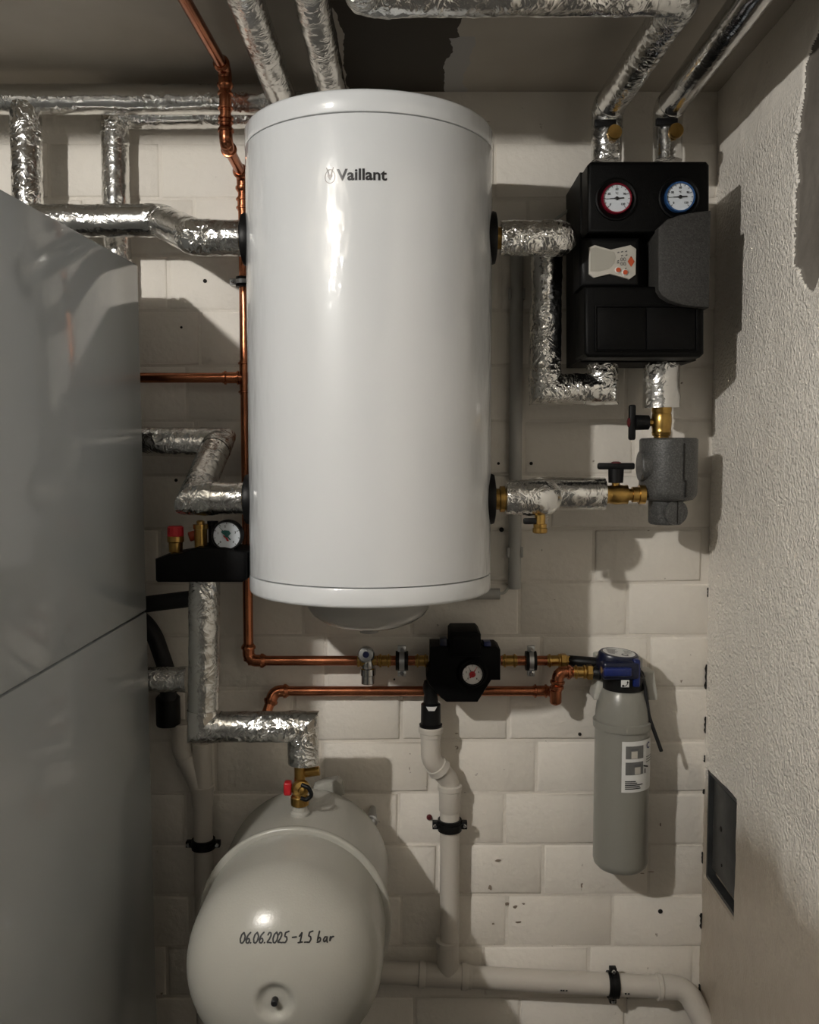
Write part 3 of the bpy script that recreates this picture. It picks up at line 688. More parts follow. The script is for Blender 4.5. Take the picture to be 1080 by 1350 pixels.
# ------------------------------------------------------------------ pipe clamps
def clamp(p, axis, r, label, wd=.018, ears=None, m='steel', group='pipe clamps on the wall', stud=True, th=0, one=False):
    p = Vector(p); d, a, b = frame(axis); r0 = r; r = r + th
    c = thing('pipe_clamp', label, 'clamp', p, group)
    MB().lathe(p - d * (wd / 2 + .002), d, [(0, r0), (0, r + .005), (wd + .004, r + .005), (wd + .004, r0)], 32, False).build('rubber_lining', M['rubber'], c)
    MB().lathe(p - d * wd * .36, d, [(wd * .12, r + .004), (wd * .12, r + .0072), (wd * .60, r + .0072), (wd * .60, r + .004)], 32, False).build('band', M[m], c)
    e = Vector(ears) if ears else a
    for s in ((-1,) if one else (-1, 1)):
        q = p + e * s * (r + .011)
        yv = Vector((0, 1, 0))
        MB().box(q, [wd * .8 if abs(d[i]) > .5 else (.013 if abs(e[i]) > .5 else .016) for i in range(3)], .0015).build('ear', M['rubber' if m != 'steel' else m], c)
        MB().lathe(q + Vector((0, -.013, 0)), (0, 1, 0), [(0, .0035), (.002, .0048), (.005, .0048), (.006, .003), (.024, .003)], 14).build('screw', M['chrome'], c)
    if stud: MB().cyl(p + Vector((0, r + .004, 0)), (p.x, YB, p.z), .004, 10).build('stud', M['steel'], c)
    return c
clamp(P(530), (1, 0, 0), RC, 'rubber lined clamp on the upper copper pipe left of the black backflow unit', ears=(0, 0, 1), th=.006, wd=.024)
clamp(P(700), (1, 0, 0), RC, 'rubber lined clamp on the upper copper pipe right of the black backflow unit', ears=(0, 0, 1), th=.006, wd=.020)
clamp((xv, YC, at(320, 372, YC).z), (0, 0, 1), RC, 'clamp on the upright copper pipe left of the white tank', ears=(1, 0, 0), th=.002, one=True)

# ------------------------------------------------------------------ black safety block with valves and gauge (left)
def gauge(root, c, r, rim, face, ticks=13, depth=.014, needle=190, marks=None, sub=None):
    """round dial facing the camera side; c = centre of the face"""
    c = Vector(c)
    MB().lathe((c.x, c.y + depth, c.z), (0, -1, 0), [(0, r * .96), (0, r * 1.02), (depth, r * 1.03), (depth + .003, r * .98), (depth + .003, r * .90), (depth + .0005, r * .88)], 44, False).build('bezel', rim, root)
    d = MB().lathe((c.x, c.y + depth, c.z), (0, -1, 0), [(0, r * .93), (depth - .001, r * .93)], 40).build('dial', face, root)
    fy = c.y - .0 + .0007
    fn = lambda u, v: Vector((c.x + u, fy - .0004, c.z + v))
    mb = MB()
    for k in range(ticks):
        q = math.radians(225 - 270 * k / (ticks - 1)); l0 = .72 if k % 3 == 0 else .77
        ribbon(mb, [(r * l0 * math.cos(q), r * l0 * math.sin(q)), (r * .85 * math.cos(q), r * .85 * math.sin(q))], r * .035, fn)
    mb.build('scale_marks', M['ink'], d, 0)
    if marks:
        mm = MB()
        for txt, ang, rad_, sz_ in marks:
            q = math.radians(ang)
            t_, _ = text_mb(txt, r * sz_, lambda x, y: Vector((c.x + r * rad_ * math.cos(q) + x, fy - .0004, c.z + r * rad_ * math.sin(q) - r * sz_ * .35 + y)), r * .006, 'CENTER')
            mm.add(t_.v, t_.f)
        mm.build('scale_numbers', M['ink'], d, 0)
    return c, fn, d
def needle(root, c, r, ang, m='ink', tail=.35, wd=.06, hub=.13, name='needle'):
    c = Vector(c); q = math.radians(ang); fn = lambda u, v: Vector((c.x + u, c.y - .0008, c.z + v)); mb = MB()
    cs, sn = math.cos(q), math.sin(q)
    for (a, b, wv) in ((-tail, .15, wd * 1.5), (.1, .45, wd), (.4, .78, wd * .5)): ribbon(mb, [(r * a * cs, r * a * sn), (r * b * cs, r * b * sn)], r * wv, fn)
    mb.lathe((c.x, c.y - .0002, c.z), (0, -1, 0), [(0, r * hub), (.0014, r * hub), (.0018, r * hub * .6)], 16)
    return mb.build(name, M[m], root, 0)
sg = thing('safety_block', 'black insulated boiler safety group with red capped valve and pressure gauge', 'safety valve', at(264, 768, YS))
x0, x1 = at(204, 745, 1.765).x, at(325, 745, 1.765).x; zb0, zb1 = at(264, 768, 1.765).z, at(264, 729, 1.765).z
poly = [(x0, zb0 + .004), (x0 + .004, zb0), (x1 - .01, zb0), (x1, zb0 + .006), (x1, zb1 + .002), (at(285, 0, 1.765).x, at(0, 722, 1.765).z), (at(247, 0, 1.765).x, at(0, 722, 1.765).z), (at(228, 0, 1.765).x, zb1), (at(210, 0, 1.765).x, zb1 - .004), (x0, zb1 - .012)]
MB().prism(poly, 1.765, 1.865, .006, 3).build('insulation_shell', M['epp_dull'], sg)
p = at(232, 735, YS)
MB().lathe(p, (0, 0, 1), [(0, .010), (.010, .010), (.012, .0135), (.030, .0140), (.032, .0165), (.042, .0165), (.044, .015)], 28).build('safety_valve', M['brass'], sg)
MB().lathe(p + Vector((0, 0, .041)), (0, 0, 1), [(0, .0155), (.004, .0165), (.020, .0160), (.0225, .013), (.0228, .002)], 12).build('red_cap', M['red'], sg, 25)
p = at(265, 724, YS)
MB().lathe(p, (0, 0, 1), [(0, .0125), (.040, .0125), (.041, .015), (.050, .015), (.051, .008), (.056, .008), (.058, .005)], 28).build('air_vent', M['brass'], sg)
MB().lathe(p + Vector((.020, .02, .0)), (0, 0, 1), [(0, .009), (.045, .009), (.046, .011), (.055, .011)], 20).build('vent_cap', M['rubber'], sg)
MB().cyl(at(249, 708, 1.84), at(254, 706, 1.84) + Vector((.02, .01, .005)), .010, 18, .002).build('drain_cap', M['orange'], sg)
gc = at(299, 706, 1.775)
gauge(sg, gc, m_px(20, 1.775), M['rubber'], M['dial'], 9, .022, marks=[('0', 225, .6, .2), ('1', 165, .6, .2), ('2', 100, .62, .2), ('3', 20, .6, .2), ('4', -45, .6, .2)])
needle(sg, gc, m_px(20, 1.775), 130, 'teal')
fn = lambda u, v: Vector((gc.x + u, gc.y - .0004, gc.z + v)); k_ = m_px(1, 1.775)
mb = MB().add([fn(*[q * k_ for q in s_]) for s_ in ((-8, 5), (-3, 7), (3, 6.5), (5.5, 3), (3, 0), (-2, 0), (-5, 2))], [(0, 1, 2, 3, 4, 5, 6)]); mb.build('green_sector', M['teal'], sg, 0)
mb = MB().add([fn(*[q * k_ for q in s_]) for s_ in ((-5, .5), (0, -1), (3, -7.5), (0, -7.5), (-1.5, -4), (-4, -2))], [(0, 1, 2, 3, 4, 5)]); mb.build('red_pointer', M['red'], sg, 0)
MB().cyl((gc.x, gc.y + .022, gc.z), (gc.x, gc.y + .05, gc.z - .02), .009, 16).build('gauge_stem', M['brass'], sg)

# ------------------------------------------------------------------ black hoses and left waste pipe
hz = thing('black_hose', 'black hose crossing horizontally behind the foil pipe below the safety block', 'hose', at(215, 790, 2.0), 'black hoses beside the appliance')
MB().sweep(path([at(150, 803, 2.0), at(205, 795, 2.0), at(262, 788, 2.0)], .1, 6), m_px(11, 2.0), 20).build('tube', M['hose'], hz)
hz = thing('black_hose', 'curved black hose dropping into the rubber sleeve behind the grey appliance', 'hose', at(220, 915, 2.03), 'black hoses beside the appliance')
MB().sweep(path([at(150, 790, 2.03), at(200, 826, 2.03), at(222, 890, 2.03), at(222, 922, 2.03)], .12, 8), m_px(11, 2.03), 20).build('tube', M['hose'], hz)
MB().lathe(at(222, 956, 2.04), (0, 0, 1), [(0, m_px(15, 2.04)), (.004, m_px(16, 2.04)), (.064, m_px(16, 2.04)), (.070, m_px(13, 2.04))], 28).build('rubber_sleeve', M['rubber'], hz)
YW = 2.048
def sock(root, p, d, r, L=.05, m='pvc'):
    return MB().lathe(Vector(p), d, [(-.002, r), (0, r * 1.10), (L - .014, r * 1.10), (L - .012, r * 1.20), (L - .003, r * 1.22), (L, r * 1.12), (L, r * .9)], 32).build('socket', M[m], root)
wp = thing('waste_pipe', 'white plastic waste pipe with side branch in the dark corner left of the vessel', 'drain pipe', (at(268, 1300, YW).x, YW, 0), 'white plastic drain pipes')
rw = m_px(12.8, YW)
wx = at(268, 1100, YW).x
MB().cyl((wx, YW, .02), (wx, YW, at(268, 979, YW).z), rw, 28).build('pipe', M['pvc'], wp)
MB().lathe((wx, YW, at(268, 1062, YW).z), (0, 0, 1), [(0, rw), (.001, rw * 1.12), (.035, rw * 1.12), (.037, rw * 1.18), (.046, rw * 1.18), (.047, rw * 1.05)], 28).build('socket', M['pvc'], wp)
b0 = Vector((at(223, 0, YW).x, YW, at(223, 955, YW).z)); b1 = Vector((b0.x, YW, at(223, 988, YW).z)); b2 = Vector((wx, YW, at(266, 1046, YW).z))
MB().sweep(path([b0, b1, b2], .035, 8), rw, 28).build('branch', M['pvc'], wp)
MB().lathe(b0 + Vector((0, 0, -.012)), (0, 0, 1), [(0, rw), (.001, rw * 1.15), (.012, rw * 1.18), (.016, rw * 1.1)], 28).build('socket', M['pvc'], wp)
u = (b2 - b1).normalized(); MB().lathe(b1 + u * .020, u, [(0, rw), (0, rw * 1.1), (.006, rw * 1.14), (.012, rw * 1.1), (.012, rw)], 28).build('socket_ring', M['pvc'], wp)
clamp((wx, YW, at(268, 1112, YW).z), (0, 0, 1), rw, 'black rubber lined clamp on the white waste pipe left of the vessel', m='rubber', ears=(1, 0, 0))

# ------------------------------------------------------------------ expansion vessel
VC = at(390, 1210, 1.73); VX, VZ = VC.x, VC.z; VR = .1765
VF, VPOLE = 1.605, 1.452
def vr(y):                                   # outline radius at depth y on the front dome
    t_ = max(0, min(1, (VF - y) / (VF - VPOLE))); return VR * (1 - t_ ** 2.45) ** (1 / 2.0)
def vy(rad):                                 # depth of the dome at a distance from the axis
    q = min(1, rad / VR); return VF - (VF - VPOLE) * (1 - q * q) ** (1 / 2.45)
ev = thing('expansion_vessel', 'cream white round expansion vessel with handwritten date on its front', 'vessel', (VX, 1.75, VZ - VR))
fr_ = []
DR = .024
for k in range(41):
    t_ = 1 - math.sin(math.pi / 2 * k / 40) if False else 1 - k / 40
    fr_.append(t_)
prof = []
for k in range(60):
    rad = VR * math.sin(math.pi / 2 * k / 59); y = vy(rad)
    if rad < DR + .012:                      # pressed dimple round the filling valve
        s_ = max(0, min(1, (DR + .012 - rad) / .018)); y += .011 * (s_ * s_ * (3 - 2 * s_))
    prof.append((y, max(rad, .0004)))
prof = [(y - VPOLE, rad) for y, rad in prof]
prof += [(1.71 - VPOLE, VR), (1.715 - VPOLE, VR)]
MB().lathe((VX, VPOLE, VZ), (0, 1, 0), prof, 128, True).build('front_shell', M['vessel'], ev, 40)
MB().lathe((VX, 1.712, VZ), (0, 1, 0), [(0, VR), (.000, VR + .007), (.002, VR + .011), (.006, VR + .012), (.012, VR + .0115), (.016, VR + .009), (.020, VR + .002), (.021, VR - .004)], 128, False).build('clamp_rim', M['vessel'], ev, 60)
bp = [(1.725, VR), (1.93, VR)] + [(1.93 + .115 * math.sin(q), VR * (1 - .0) * math.cos(q) ** .7) for q in [1.5 * k / 12 for k in range(1, 13)]]
MB().lathe((VX, 0, VZ), (0, 1, 0), bp, 128).build('rear_shell', M['vessel'], ev, 40)
MB().lathe((VX, VPOLE - .014 + .012, VZ), (.0, 1, -.0), [(0, .0045), (.001, .0055), (.014, .0055), (.016, .007), (.022, .007)], 20).build('filling_valve', M['ink'], ev)
# wall lugs, seen over the shell
p = at(438, 1034, 2.0); MB().prism([(p.x - .05, p.z - .04), (p.x + .028, p.z - .02), (p.x + .022, p.z + .006), (p.x + .012, p.z + .014), (p.x - .02, p.z + .010), (p.x - .04, p.z)], 1.985, 2.015, .004).build('wall_lug', M['vessel'], ev)
p = at(490, 1081, 2.02); MB().lathe((p.x, 2.0, p.z), (0, 1, 0), [(0, .006), (.003, .010), (.010, .010), (.012, .014), (.014, .014), (.09, .006)], 20).build('lug_bolt', M['steel'], ev)
MB().lathe((VX, 1.81, VZ + VR - .006), (0, 0, 1), [(0, .021), (.010, .020), (.014, .016), (.024, .015)], 28).build('connection_port', M['vessel'], ev)
# handwriting on the dome
G = {'0': [[(.5, 1), (.2, .8), (.05, .4), (.15, .05), (.4, 0), (.65, .25), (.72, .65), (.5, 1)]],
     '6': [[(.62, 1), (.3, .75), (.08, .35), (.15, .05), (.4, 0), (.6, .2), (.5, .45), (.25, .42), (.1, .25)]],
     '.': [[(.12, .02), (.16, .05)]],
     '2': [[(.1, .75), (.25, .98), (.5, .95), (.55, .7), (.35, .35), (.02, .02), (.3, .06), (.68, .02)]],
     '5': [[(.75, 1.06), (.3, .95), (.2, .55), (.5, .58), (.6, .3), (.4, .02), (.02, .04)]],
     '-': [[(.05, .5), (.62, .54)]],
     '1': [[(.1, .6), (.35, .85), (.45, 1), (.38, .5), (.28, 0)], [(.02, .0), (.6, .06)]],
     'b': [[(.25, 1.05), (.12, .5), (.08, .05), (.1, .3), (.35, .5), (.55, .35), (.45, .08), (.08, .02)]],
     'a': [[(.6, .5), (.25, .52), (.05, .25), (.2, .02), (.48, .2), (.6, .5), (.55, .2), (.68, .02)]],
     'r': [[(.15, .52), (.1, .02), (.18, .3), (.35, .5), (.6, .55)]]}
seq = [('0', 316), ('6', 323.5), ('.', 329.3), ('0', 333.5), ('6', 341), ('.', 347.5), ('2', 351.5), ('0', 359), ('2', 365.5), ('5', 372.5), ('-', 384.5), ('1', 393), ('.', 400.8), ('5', 404), ('b', 417.5), ('a', 425.5), ('r', 433.5)]
def on_vessel(px, py):
    Y = 1.47
    for _ in range(6): q = at(px, py, Y); Y = vy(math.hypot(q.x - VX, q.z - VZ))
    q = at(px, py, Y); n = Vector(((q.x - VX) * .8, -.16, (q.z - VZ) * .8)).normalized()
    return q + n * .0007
mb = MB(); rnd = random.Random(3)
for ch, px in seq:
    wd, ht = (9.2, 14.2) if ch in '0625' else (8.8, 14.0)
    for st in G[ch]:
        pts = path([Vector((a, b, 0)) for a, b in st], .12, 4) if len(st) > 2 else [Vector((a, b, 0)) for a, b in st]
        base = 1243.6 - (px - 316) * .012
        ribbon(mb, [(px + q.x * wd + q.y * 1.5, base - q.y * ht) for q in pts], 2.15, on_vessel)
mb.build('handwriting', M['ink'], ev, 0)
# capped service valve on the vessel
vv = thing('service_valve', 'small brass service valve with red knob on top of the vessel', 'valve', at(397, 1060, YS))
p = Vector((VX, 1.81, VZ + VR + .018))
ztop = at(400, 1006, YS).z
MB().lathe(p, (0, 0, 1), [(0, .012), (.002, .0185), (.018, .0190), (.022, .016), (.024, .012), (.060, .011), (ztop - p.z + .01, .011)], 28).build('body', M['brass'], vv)
MB().lathe(p + Vector((0, -.002, .038)), (.35, -.9, .0), [(-.014, .010), (.000, .017), (.008, .019), (.014, .016), (.018, .008), (.022, .007), (.024, .003)], 28).build('cap', M['brass'], vv)
MB().sweep(path([p + Vector((.006, -.020, .050)), p + Vector((.020, -.024, .046)), p + Vector((.028, -.024, .030)), p + Vector((.016, -.024, .020)), p + Vector((.004, -.024, .024))], .008, 6), .0042, 12).build('seal_loop', M['rubber'], vv)
MB().cyl(p + Vector((.000, .006, .064)), p + Vector((.040, .004, .070)), .0095, 20, .001).build('drain_spout', M['brass'], vv)
MB().box(p + Vector((-.024, 0, .036)), (.016, .022, .027), .004, 3).build('red_knob', M['red'], vv)

# ------------------------------------------------------------------ black backflow unit with gauge, tundish
YU = 1.975
U = lambda px, py: (lambda q: (q.x, q.z))(at(px, py, YU))
bu = thing('backflow_unit', 'black moulded backflow unit with small pressure gauge on the copper pipe', 'pressure reducer', at(610, 890, 2.04))
MB().prism([U(*q) for q in ((567, 852), (567, 882), (562, 890), (562, 896), (566, 903), (581, 920), (589, 926), (630, 926), (648, 897), (660, 897), (660, 857), (655, 853))], YU, 2.054, .004, 2).build('casing', M['epp_dull'], bu)
MB().prism([U(*q) for q in ((592.5, 865), (592.5, 836), (596, 832), (630, 832), (634, 836), (634, 865))], YU - .006, 2.07, .004, 2).build('upper_block', M['epp_dull'], bu)
MB().prism([U(*q) for q in ((597, 862), (597, 838), (630, 838), (630, 862))], YU - .0085, YU, .002).build('upper_plate', M['epp_dull'], bu)
for x_, y_ in ((585, 848), (643, 853)):
    q = at(x_, y_, YU); MB().box((q.x, YU + .02, q.z), (.016, .03, .020), .003).build('blue_tab', M['navy' if x_ < 600 else 'blue'], bu)
q = at(623, 889, YU - .012)
MB().lathe((q.x, YU + .002, q.z), (0, -1, 0), [(0, m_px(22, YU)), (.006, m_px(20, YU)), (.010, m_px(18, YU))], 40).build('gauge_collar', M['epp_dull'], bu)
rg = m_px(15, YU)
gauge(bu, q, rg, M['rubber'], M['dial_warm'], 7, .012, marks=[('0', 225, .55, .22), ('2', 160, .58, .22), ('4', 20, .58, .22), ('8', -45, .55, .22)])
needle(bu, q, rg, 118, 'ink', .1, .06, .12); needle(bu, q, rg, 58, 'red', .35, .09, .28, 'red_needle')
# tundish
td = thing('tundish', 'black plastic tundish funnel under the backflow unit above the white drain', 'funnel', at(568, 958, 2.0))
q = at(568, 958, 2.02)
MB().lathe((q.x, q.y, q.z), (0, 0, 1), [(0, m_px(15, 2.02)), (.006, m_px(15.5, 2.02)), (.007, m_px(13.4, 2.02)), (.052, m_px(13, 2.02)), (.056, m_px(10, 2.02)), (.075, m_px(9, 2.02)), (.09, m_px(11, 2.02)), (.105, m_px(9, 2.02))], 32).build('funnel', M['rubber'], td)
kk = at(569, 934, 2.0)
MB().prism([(kk.x - .012, kk.z + .004), (kk.x - .007, kk.z - .005), (kk.x + .007, kk.z - .005), (kk.x + .012, kk.z + .004)], q.y - m_px(13.6, 2.02), q.y - m_px(10, 2.02)).build('overflow_window', M['paper'], td)

# ------------------------------------------------------------------ white drain pipe with tee
rd = m_px(13.2, YW)
ta = at(590, 1283, YW)
dp = thing('drain_pipe', 'white plastic drain pipe from the tundish down to the horizontal run', 'drain pipe', ta, 'white plastic drain pipes')
d0 = Vector((at(568, 960, 2.02).x, 2.02, at(568, 958, 2.02).z)); d1 = Vector((d0.x, 2.02, at(568, 1000, 2.02).z)); xd = at(593, 1100, YW).x
d2 = Vector((xd, YW, at(593, 1030, YW).z)); d3 = Vector((xd, YW, at(593, 1280, YW).z))
MB().sweep(path([d0, d1, d2, d2 + Vector((0, 0, -.06))], .038, 9), rd, 32).build('offset_bend', M['pvc'], dp)
MB().lathe(d0 + Vector((0, 0, -.024)), (0, 0, 1), [(0, rd), (.001, rd * 1.08), (.010, rd * 1.1), (.012, rd * 1.22), (.022, rd * 1.24), (.025, rd * 1.15), (.025, rd * .9)], 32).build('socket', M['pvc'], dp)
u = (d2 - d1).normalized(); MB().lathe(d1 + u * .022, u, [(0, rd), (.001, rd * 1.12), (.012, rd * 1.16), (.016, rd * 1.22), (.020, rd * 1.1), (.020, rd)], 32).build('socket_ring', M['pvc'], dp)
zz = at(593, 1042, YW).z
MB().lathe((xd, YW, zz - .05), (0, 0, 1), [(0, rd), (.004, rd * 1.10), (.050, rd * 1.12), (.052, rd * 1.24), (.062, rd * 1.24), (.064, rd * 1.1)], 32).build('socket', M['pvc'], dp)
MB().cyl((xd, YW, d3.z), (xd, YW, zz - .03), rd, 32).build('pipe', M['pvc'], dp)
h0 = at(455, 1279.5, YW); h1 = at(868, 1301, YW); h1.y = YW
hd = (h1 - h0).normalized()
hx = lambda px: h0 + hd * ((at(px, 1290, YW).x - h0.x) / hd.x)
rh = m_px(14.5, YW)
MB().lathe(hx(590) + Vector((0, 0, 0)), (0, 0, 1), [(0, rh * .98), (rh * 1.0, rh * .98), (rh * 2.2, rd * 1.14), (rh * 3.0, rd * 1.14), (rh * 3.1, rd * 1.22), (rh * 3.5, rd * 1.22), (rh * 3.6, rd)], 32).build('tee_inlet', M['pvc'], dp)
MB().cyl(hx(555), hx(622), rh * 1.06, 32, .002).build('tee', M['pvc'], dp)
for px in (552, 608):
    MB().lathe(hx(px), hd, [(0, rh), (.001, rh * 1.18), (.012, rh * 1.2), (.016, rh * 1.1)], 32).build('socket', M['pvc'], dp)
MB().cyl(h0, hx(555), rh, 32).build('pipe', M['pvc'], dp)
MB().cyl(hx(620), hx(870), rh, 32).build('pipe', M['pvc'], dp)
MB().lathe(hx(866), hd, [(0, rh), (.001, rh * 1.2), (.010, rh * 1.2), (.013, rh * 1.1), (.04, rh * 1.08)], 32).build('socket', M['pvc'], dp)
e0 = hx(872); e1 = hx(905)
MB().sweep(path([e0, e1, e1 + Vector((.045, -.03, -.085)), e1 + Vector((.05, -.03, -.2))], .045, 10), rh * 1.05, 32).build('elbow', M['pvc'], dp)
# printed marks on the pipe
mb = MB()
for px, pc in ((738, 0), (741, 0), (745, 0), (822, 3), (826, 3)):
    c = hx(px); MB_ = c + Vector((0, -rh * 1.004, -.006 + pc * .0)); mb.box(MB_, (.0042, .0006, .0036))
mb.build('printed_marks', M['ink'], dp, 0)
clamp((xd, YW, at(593, 1087, YW).z), (0, 0, 1), rd, 'black rubber lined clamp round the upright white drain pipe', m='rubber', ears=(1, 0, 0), wd=.022)
clamp(hx(808), hd, rh, 'black rubber lined clamp round the horizontal white drain pipe', m='rubber', ears=(0, 0, 1), wd=.020)

# ------------------------------------------------------------------ grey water filter
YT = 2.005; fx = at(819, 1050, YT).x; rf = m_px(36.5, YT)
fb = at(819, 1153, YT - .03).z
flt = thing('water_filter', 'grey cartridge water filter with blue head and label on the wall', 'water filter', (fx, YT, fb))
zr = at(819, 961, YT - rf).z; zd = at(819, 905, YT).z
MB().lathe((fx, YT, fb), (0, 0, 1), [(0, .006), (.002, rf * .55), (.008, rf * .84), (.016, rf * .96), (.026, rf), (zr - .012 - fb, rf * .985)], 64).build('cartridge', M['filter'], flt)
MB().lathe((fx, YT, zr - .014), (0, 0, 1), [(0, rf * .98), (.0015, rf * 1.05), (.017, rf * 1.065), (.0195, rf * 1.0)], 64).build('collar', M['filter'], flt)
hh = zd + .012 - zr
MB().lathe((fx, YT, zr), (0, 0, 1), [(0, rf * .99)] + [(hh * math.sin(q), rf * (.45 + .54 * math.cos(q))) for q in [1.57 * k / 12 for k in range(1, 13)]], 64).build('dome', M['filter'], flt)
hY = YT - .055
zh0, zh1 = at(0, 908, hY).z, at(0, 876, hY).z
hxl, hxr = at(792, 890, hY).x, at(842, 890, hY).x
MB().lathe((fx, YT - .004, zd - .002), (0, 0, 1), [(0, m_px(27, YT)), (.010, m_px(27, YT)), (.028, m_px(28, YT)), (.034, m_px(24, YT))], 48).build('head_skirt', M['rubber'], flt)
MB().box(((hxl + hxr) / 2 + .004, YT - .015, (zh0 + zh1) / 2 + .012), (hxr - hxl, .085, zh1 - zh0 - .012), .009, 3).build('head', M['navy'], flt)
MB().box(((hxl + hxr) / 2 - .006, hY - .006, (zh0 + zh1) / 2 + .012), (.062, .012, .019), .004, 3).build('lever', M['blue'], flt)
MB().box((hxr - .003, YT - .010, (zh0 + zh1) / 2 + .006), (.016, .09, zh1 - zh0 + .008), .005, 3).build('side_cover', M['blue'], flt)
cap = MB()
cq = Vector(((hxl + hxr) / 2 + .006, YT - .018, zh1 + .014)); tilt = Matrix.Rotation(math.radians(9), 3, 'X') @ Matrix.Rotation(math.radians(6), 3, 'Y')
ring = [(.045 * math.cos(q) * (1.0), .033 * math.sin(q)) for q in [2 * math.pi * k / 40 for k in range(40)]]
def capv(s_, zz): return [cq + tilt @ Vector((x * s_, y * s_, zz)) for x, y in ring]
vs = capv(1, -.016) + capv(1.0, 0) + capv(.92, .004); n = 40
fs = [(a * n + k, a * n + (k + 1) % n, (a + 1) * n + (k + 1) % n, (a + 1) * n + k) for a in (0, 1) for k in range(n)] + [tuple(2 * n + k for k in range(n))]
hc = cap.add(vs, fs).build('head_cap', M['navy'], flt, 40)
MB().add(capv(.80, .0046), [tuple(range(n))]).build('cap_label', M['paper'], hc, 0)
mb = MB()
cfn = lambda u, v: cq + tilt @ Vector((u, v, .0051))
for k in range(6): ribbon(mb, [(-.026 + .0 * k, .014 - .005 * k), (-.026 + (.022, .018, .024, .016, .020, .014)[k], .014 - .005 * k)], .0018, cfn)
for k in range(4): ribbon(mb, [(.012, .012 - .005 * k), (.012 + (.014, .018, .016, .012)[k], .012 - .005 * k)], .0014, cfn)
mb.build('cap_print', M['ink'], hc, 0)
MB().add([cfn(.010 + .008 * math.cos(q), -.014 + .0065 * math.sin(q)) + tilt @ Vector((0, 0, .0006)) for q in [2 * math.pi * k / 20 for k in range(20)]], [tuple(range(20))]).build('cap_button', M['navy'], hc, 0)
MB().add([cfn(.010 + .005 * math.cos(q), -.014 + .004 * math.sin(q)) + tilt @ Vector((0, 0, .0012)) for q in [2 * math.pi * k / 20 for k in range(20)]], [tuple(range(20))]).build('indicator', M['paper'], hc, 0)
q = at(824.5, 901.5, hY - .004)
st = MB().box((q.x, YT - .058, q.z), (.0180, .002, .0160), .001).build('warning_sticker', M['paper'], flt)
sfn = lambda u, v: Vector((q.x + u, YT - .0594, q.z + v)); mb = MB()
ribbon(mb, [(-.003, -.005), (.002, -.004), (.0045, -.001), (.005, .004)], .0016, sfn)
mb.add([sfn(-.0045 + .0026 * math.cos(a), -.0045 + .0026 * math.sin(a)) for a in [k * math.pi / 5 for k in range(10)]], [tuple(range(10))]); mb.add([sfn(*z_) for z_ in ((.0025, .002), (.008, .002), (.0052, .0065))], [(0, 1, 2)])
mb.build('sticker_arrow', M['ink'], st, 0)
# inlet hoses from the copper pipes, wall hooks, bypass tail
MB().cyl(P(750) + Vector((0, 0, 0)), Vector((at(800, 872, YT).x, YC - .02, zq - .002)), .0125, 24, .002).build('inlet_hose', M['rubber'], flt)
MB().cyl(s2 + Vector((.030, 0, 0)), Vector((hxl + .012, YH - .006, s2.z - .002)), .0155, 24, .002).build('outlet_hose', M['rubber'], flt)
for sgn, px in ((-1, 789), (1, 856)):
    a = at(px, 888, YT + .03); b = at(px + sgn * 5, 918, YT + .02)
    MB().prism([(a.x - sgn * .022, a.z + .012), (a.x + sgn * .004, a.z + .010), (b.x + sgn * .006, b.z + .004), (b.x + sgn * .004, b.z - .004), (b.x - sgn * .014, b.z - .004), (b.x - sgn * .018, b.z + .018)][::sgn], YT + .0, YT + .05, .004).build('wall_hook', M['filter_pale'], flt)
MB().box((fx, (YT + YB) / 2 + .01, zd + .01), (.10, YB - YT - .02, .10), .006).build('back_plate', M['filter_pale'], flt)
MB().sweep(path([at(842, 880, YT - .02), at(850, 905, YT - .03), at(856, 945, YT - .03), at(872, 990, YT - .02)], .06, 8), .0042, 14).build('bypass_hose', M['hose'], flt)
# label wrapped on the cartridge
def on_filter(u, v):
    qq = fa0 + u / rf; return Vector((fx + (rf + fo) * math.sin(qq), YT - (rf + fo) * math.cos(qq), fv0 + v))
fo = .0010
lo_, hi_ = -1.5, 1.5
def fang(px):
    lo, hi = -1.5, 1.5
    for _ in range(40):
        q_ = (lo + hi) / 2
        if 545 + F * (fx + rf * math.sin(q_)) / (YT - rf * math.cos(q_)) < px: lo = q_
        else: hi = q_
    return q_
fa0 = fang(825.5); fv0 = at(0, 1045, YT - rf).z; lw = (1.42 - fa0) * rf; lh = at(0, 978, YT - rf).z - fv0
NN = 14
vs = [on_filter(lw * k / NN, v) for k in range(NN + 1) for v in (0, lh)]
lab = MB().add(vs, [(2 * k, 2 * k + 2, 2 * k + 3, 2 * k + 1) for k in range(NN)]).build('label', M['paper'], flt)
def patch(u0, u1, v0_, v1_, name, m, n=6):
    vs = [on_filter(u0 + (u1 - u0) * k / n, v) for k in range(n + 1) for v in (v0_, v1_)]
    return MB().add(vs, [(2 * k, 2 * k + 2, 2 * k + 3, 2 * k + 1) for k in range(n)]).build(name, m, lab, 0)
fo = .0016
U_ = lw / 30.
for v_ in (.66, .345):
    patch(lw * .08, lw * .50, lh * (v_ - .0), lh * (v_ + .25), 'printed_picture', M['photo_grey'])
fo = .0021
for v_, u_ in ((.66, .20), (.345, .28)):
    patch(lw * u_, lw * (u_ + .14), lh * (v_ + .01), lh * (v_ + .15), 'printed_bottle', M['panel'], 3); patch(lw * (u_ - .02), lw * (u_ + .16), lh * (v_ + .17), lh * (v_ + .20), 'printed_head', M['ink_grey'], 3)
mb = MB()
for k in range(5): ribbon(mb, [(lw * .08, lh * (.22 - .036 * k)), (lw * (.30, .33, .48, .40, .42)[k], lh * (.22 - .036 * k))], lh * .020, on_filter)
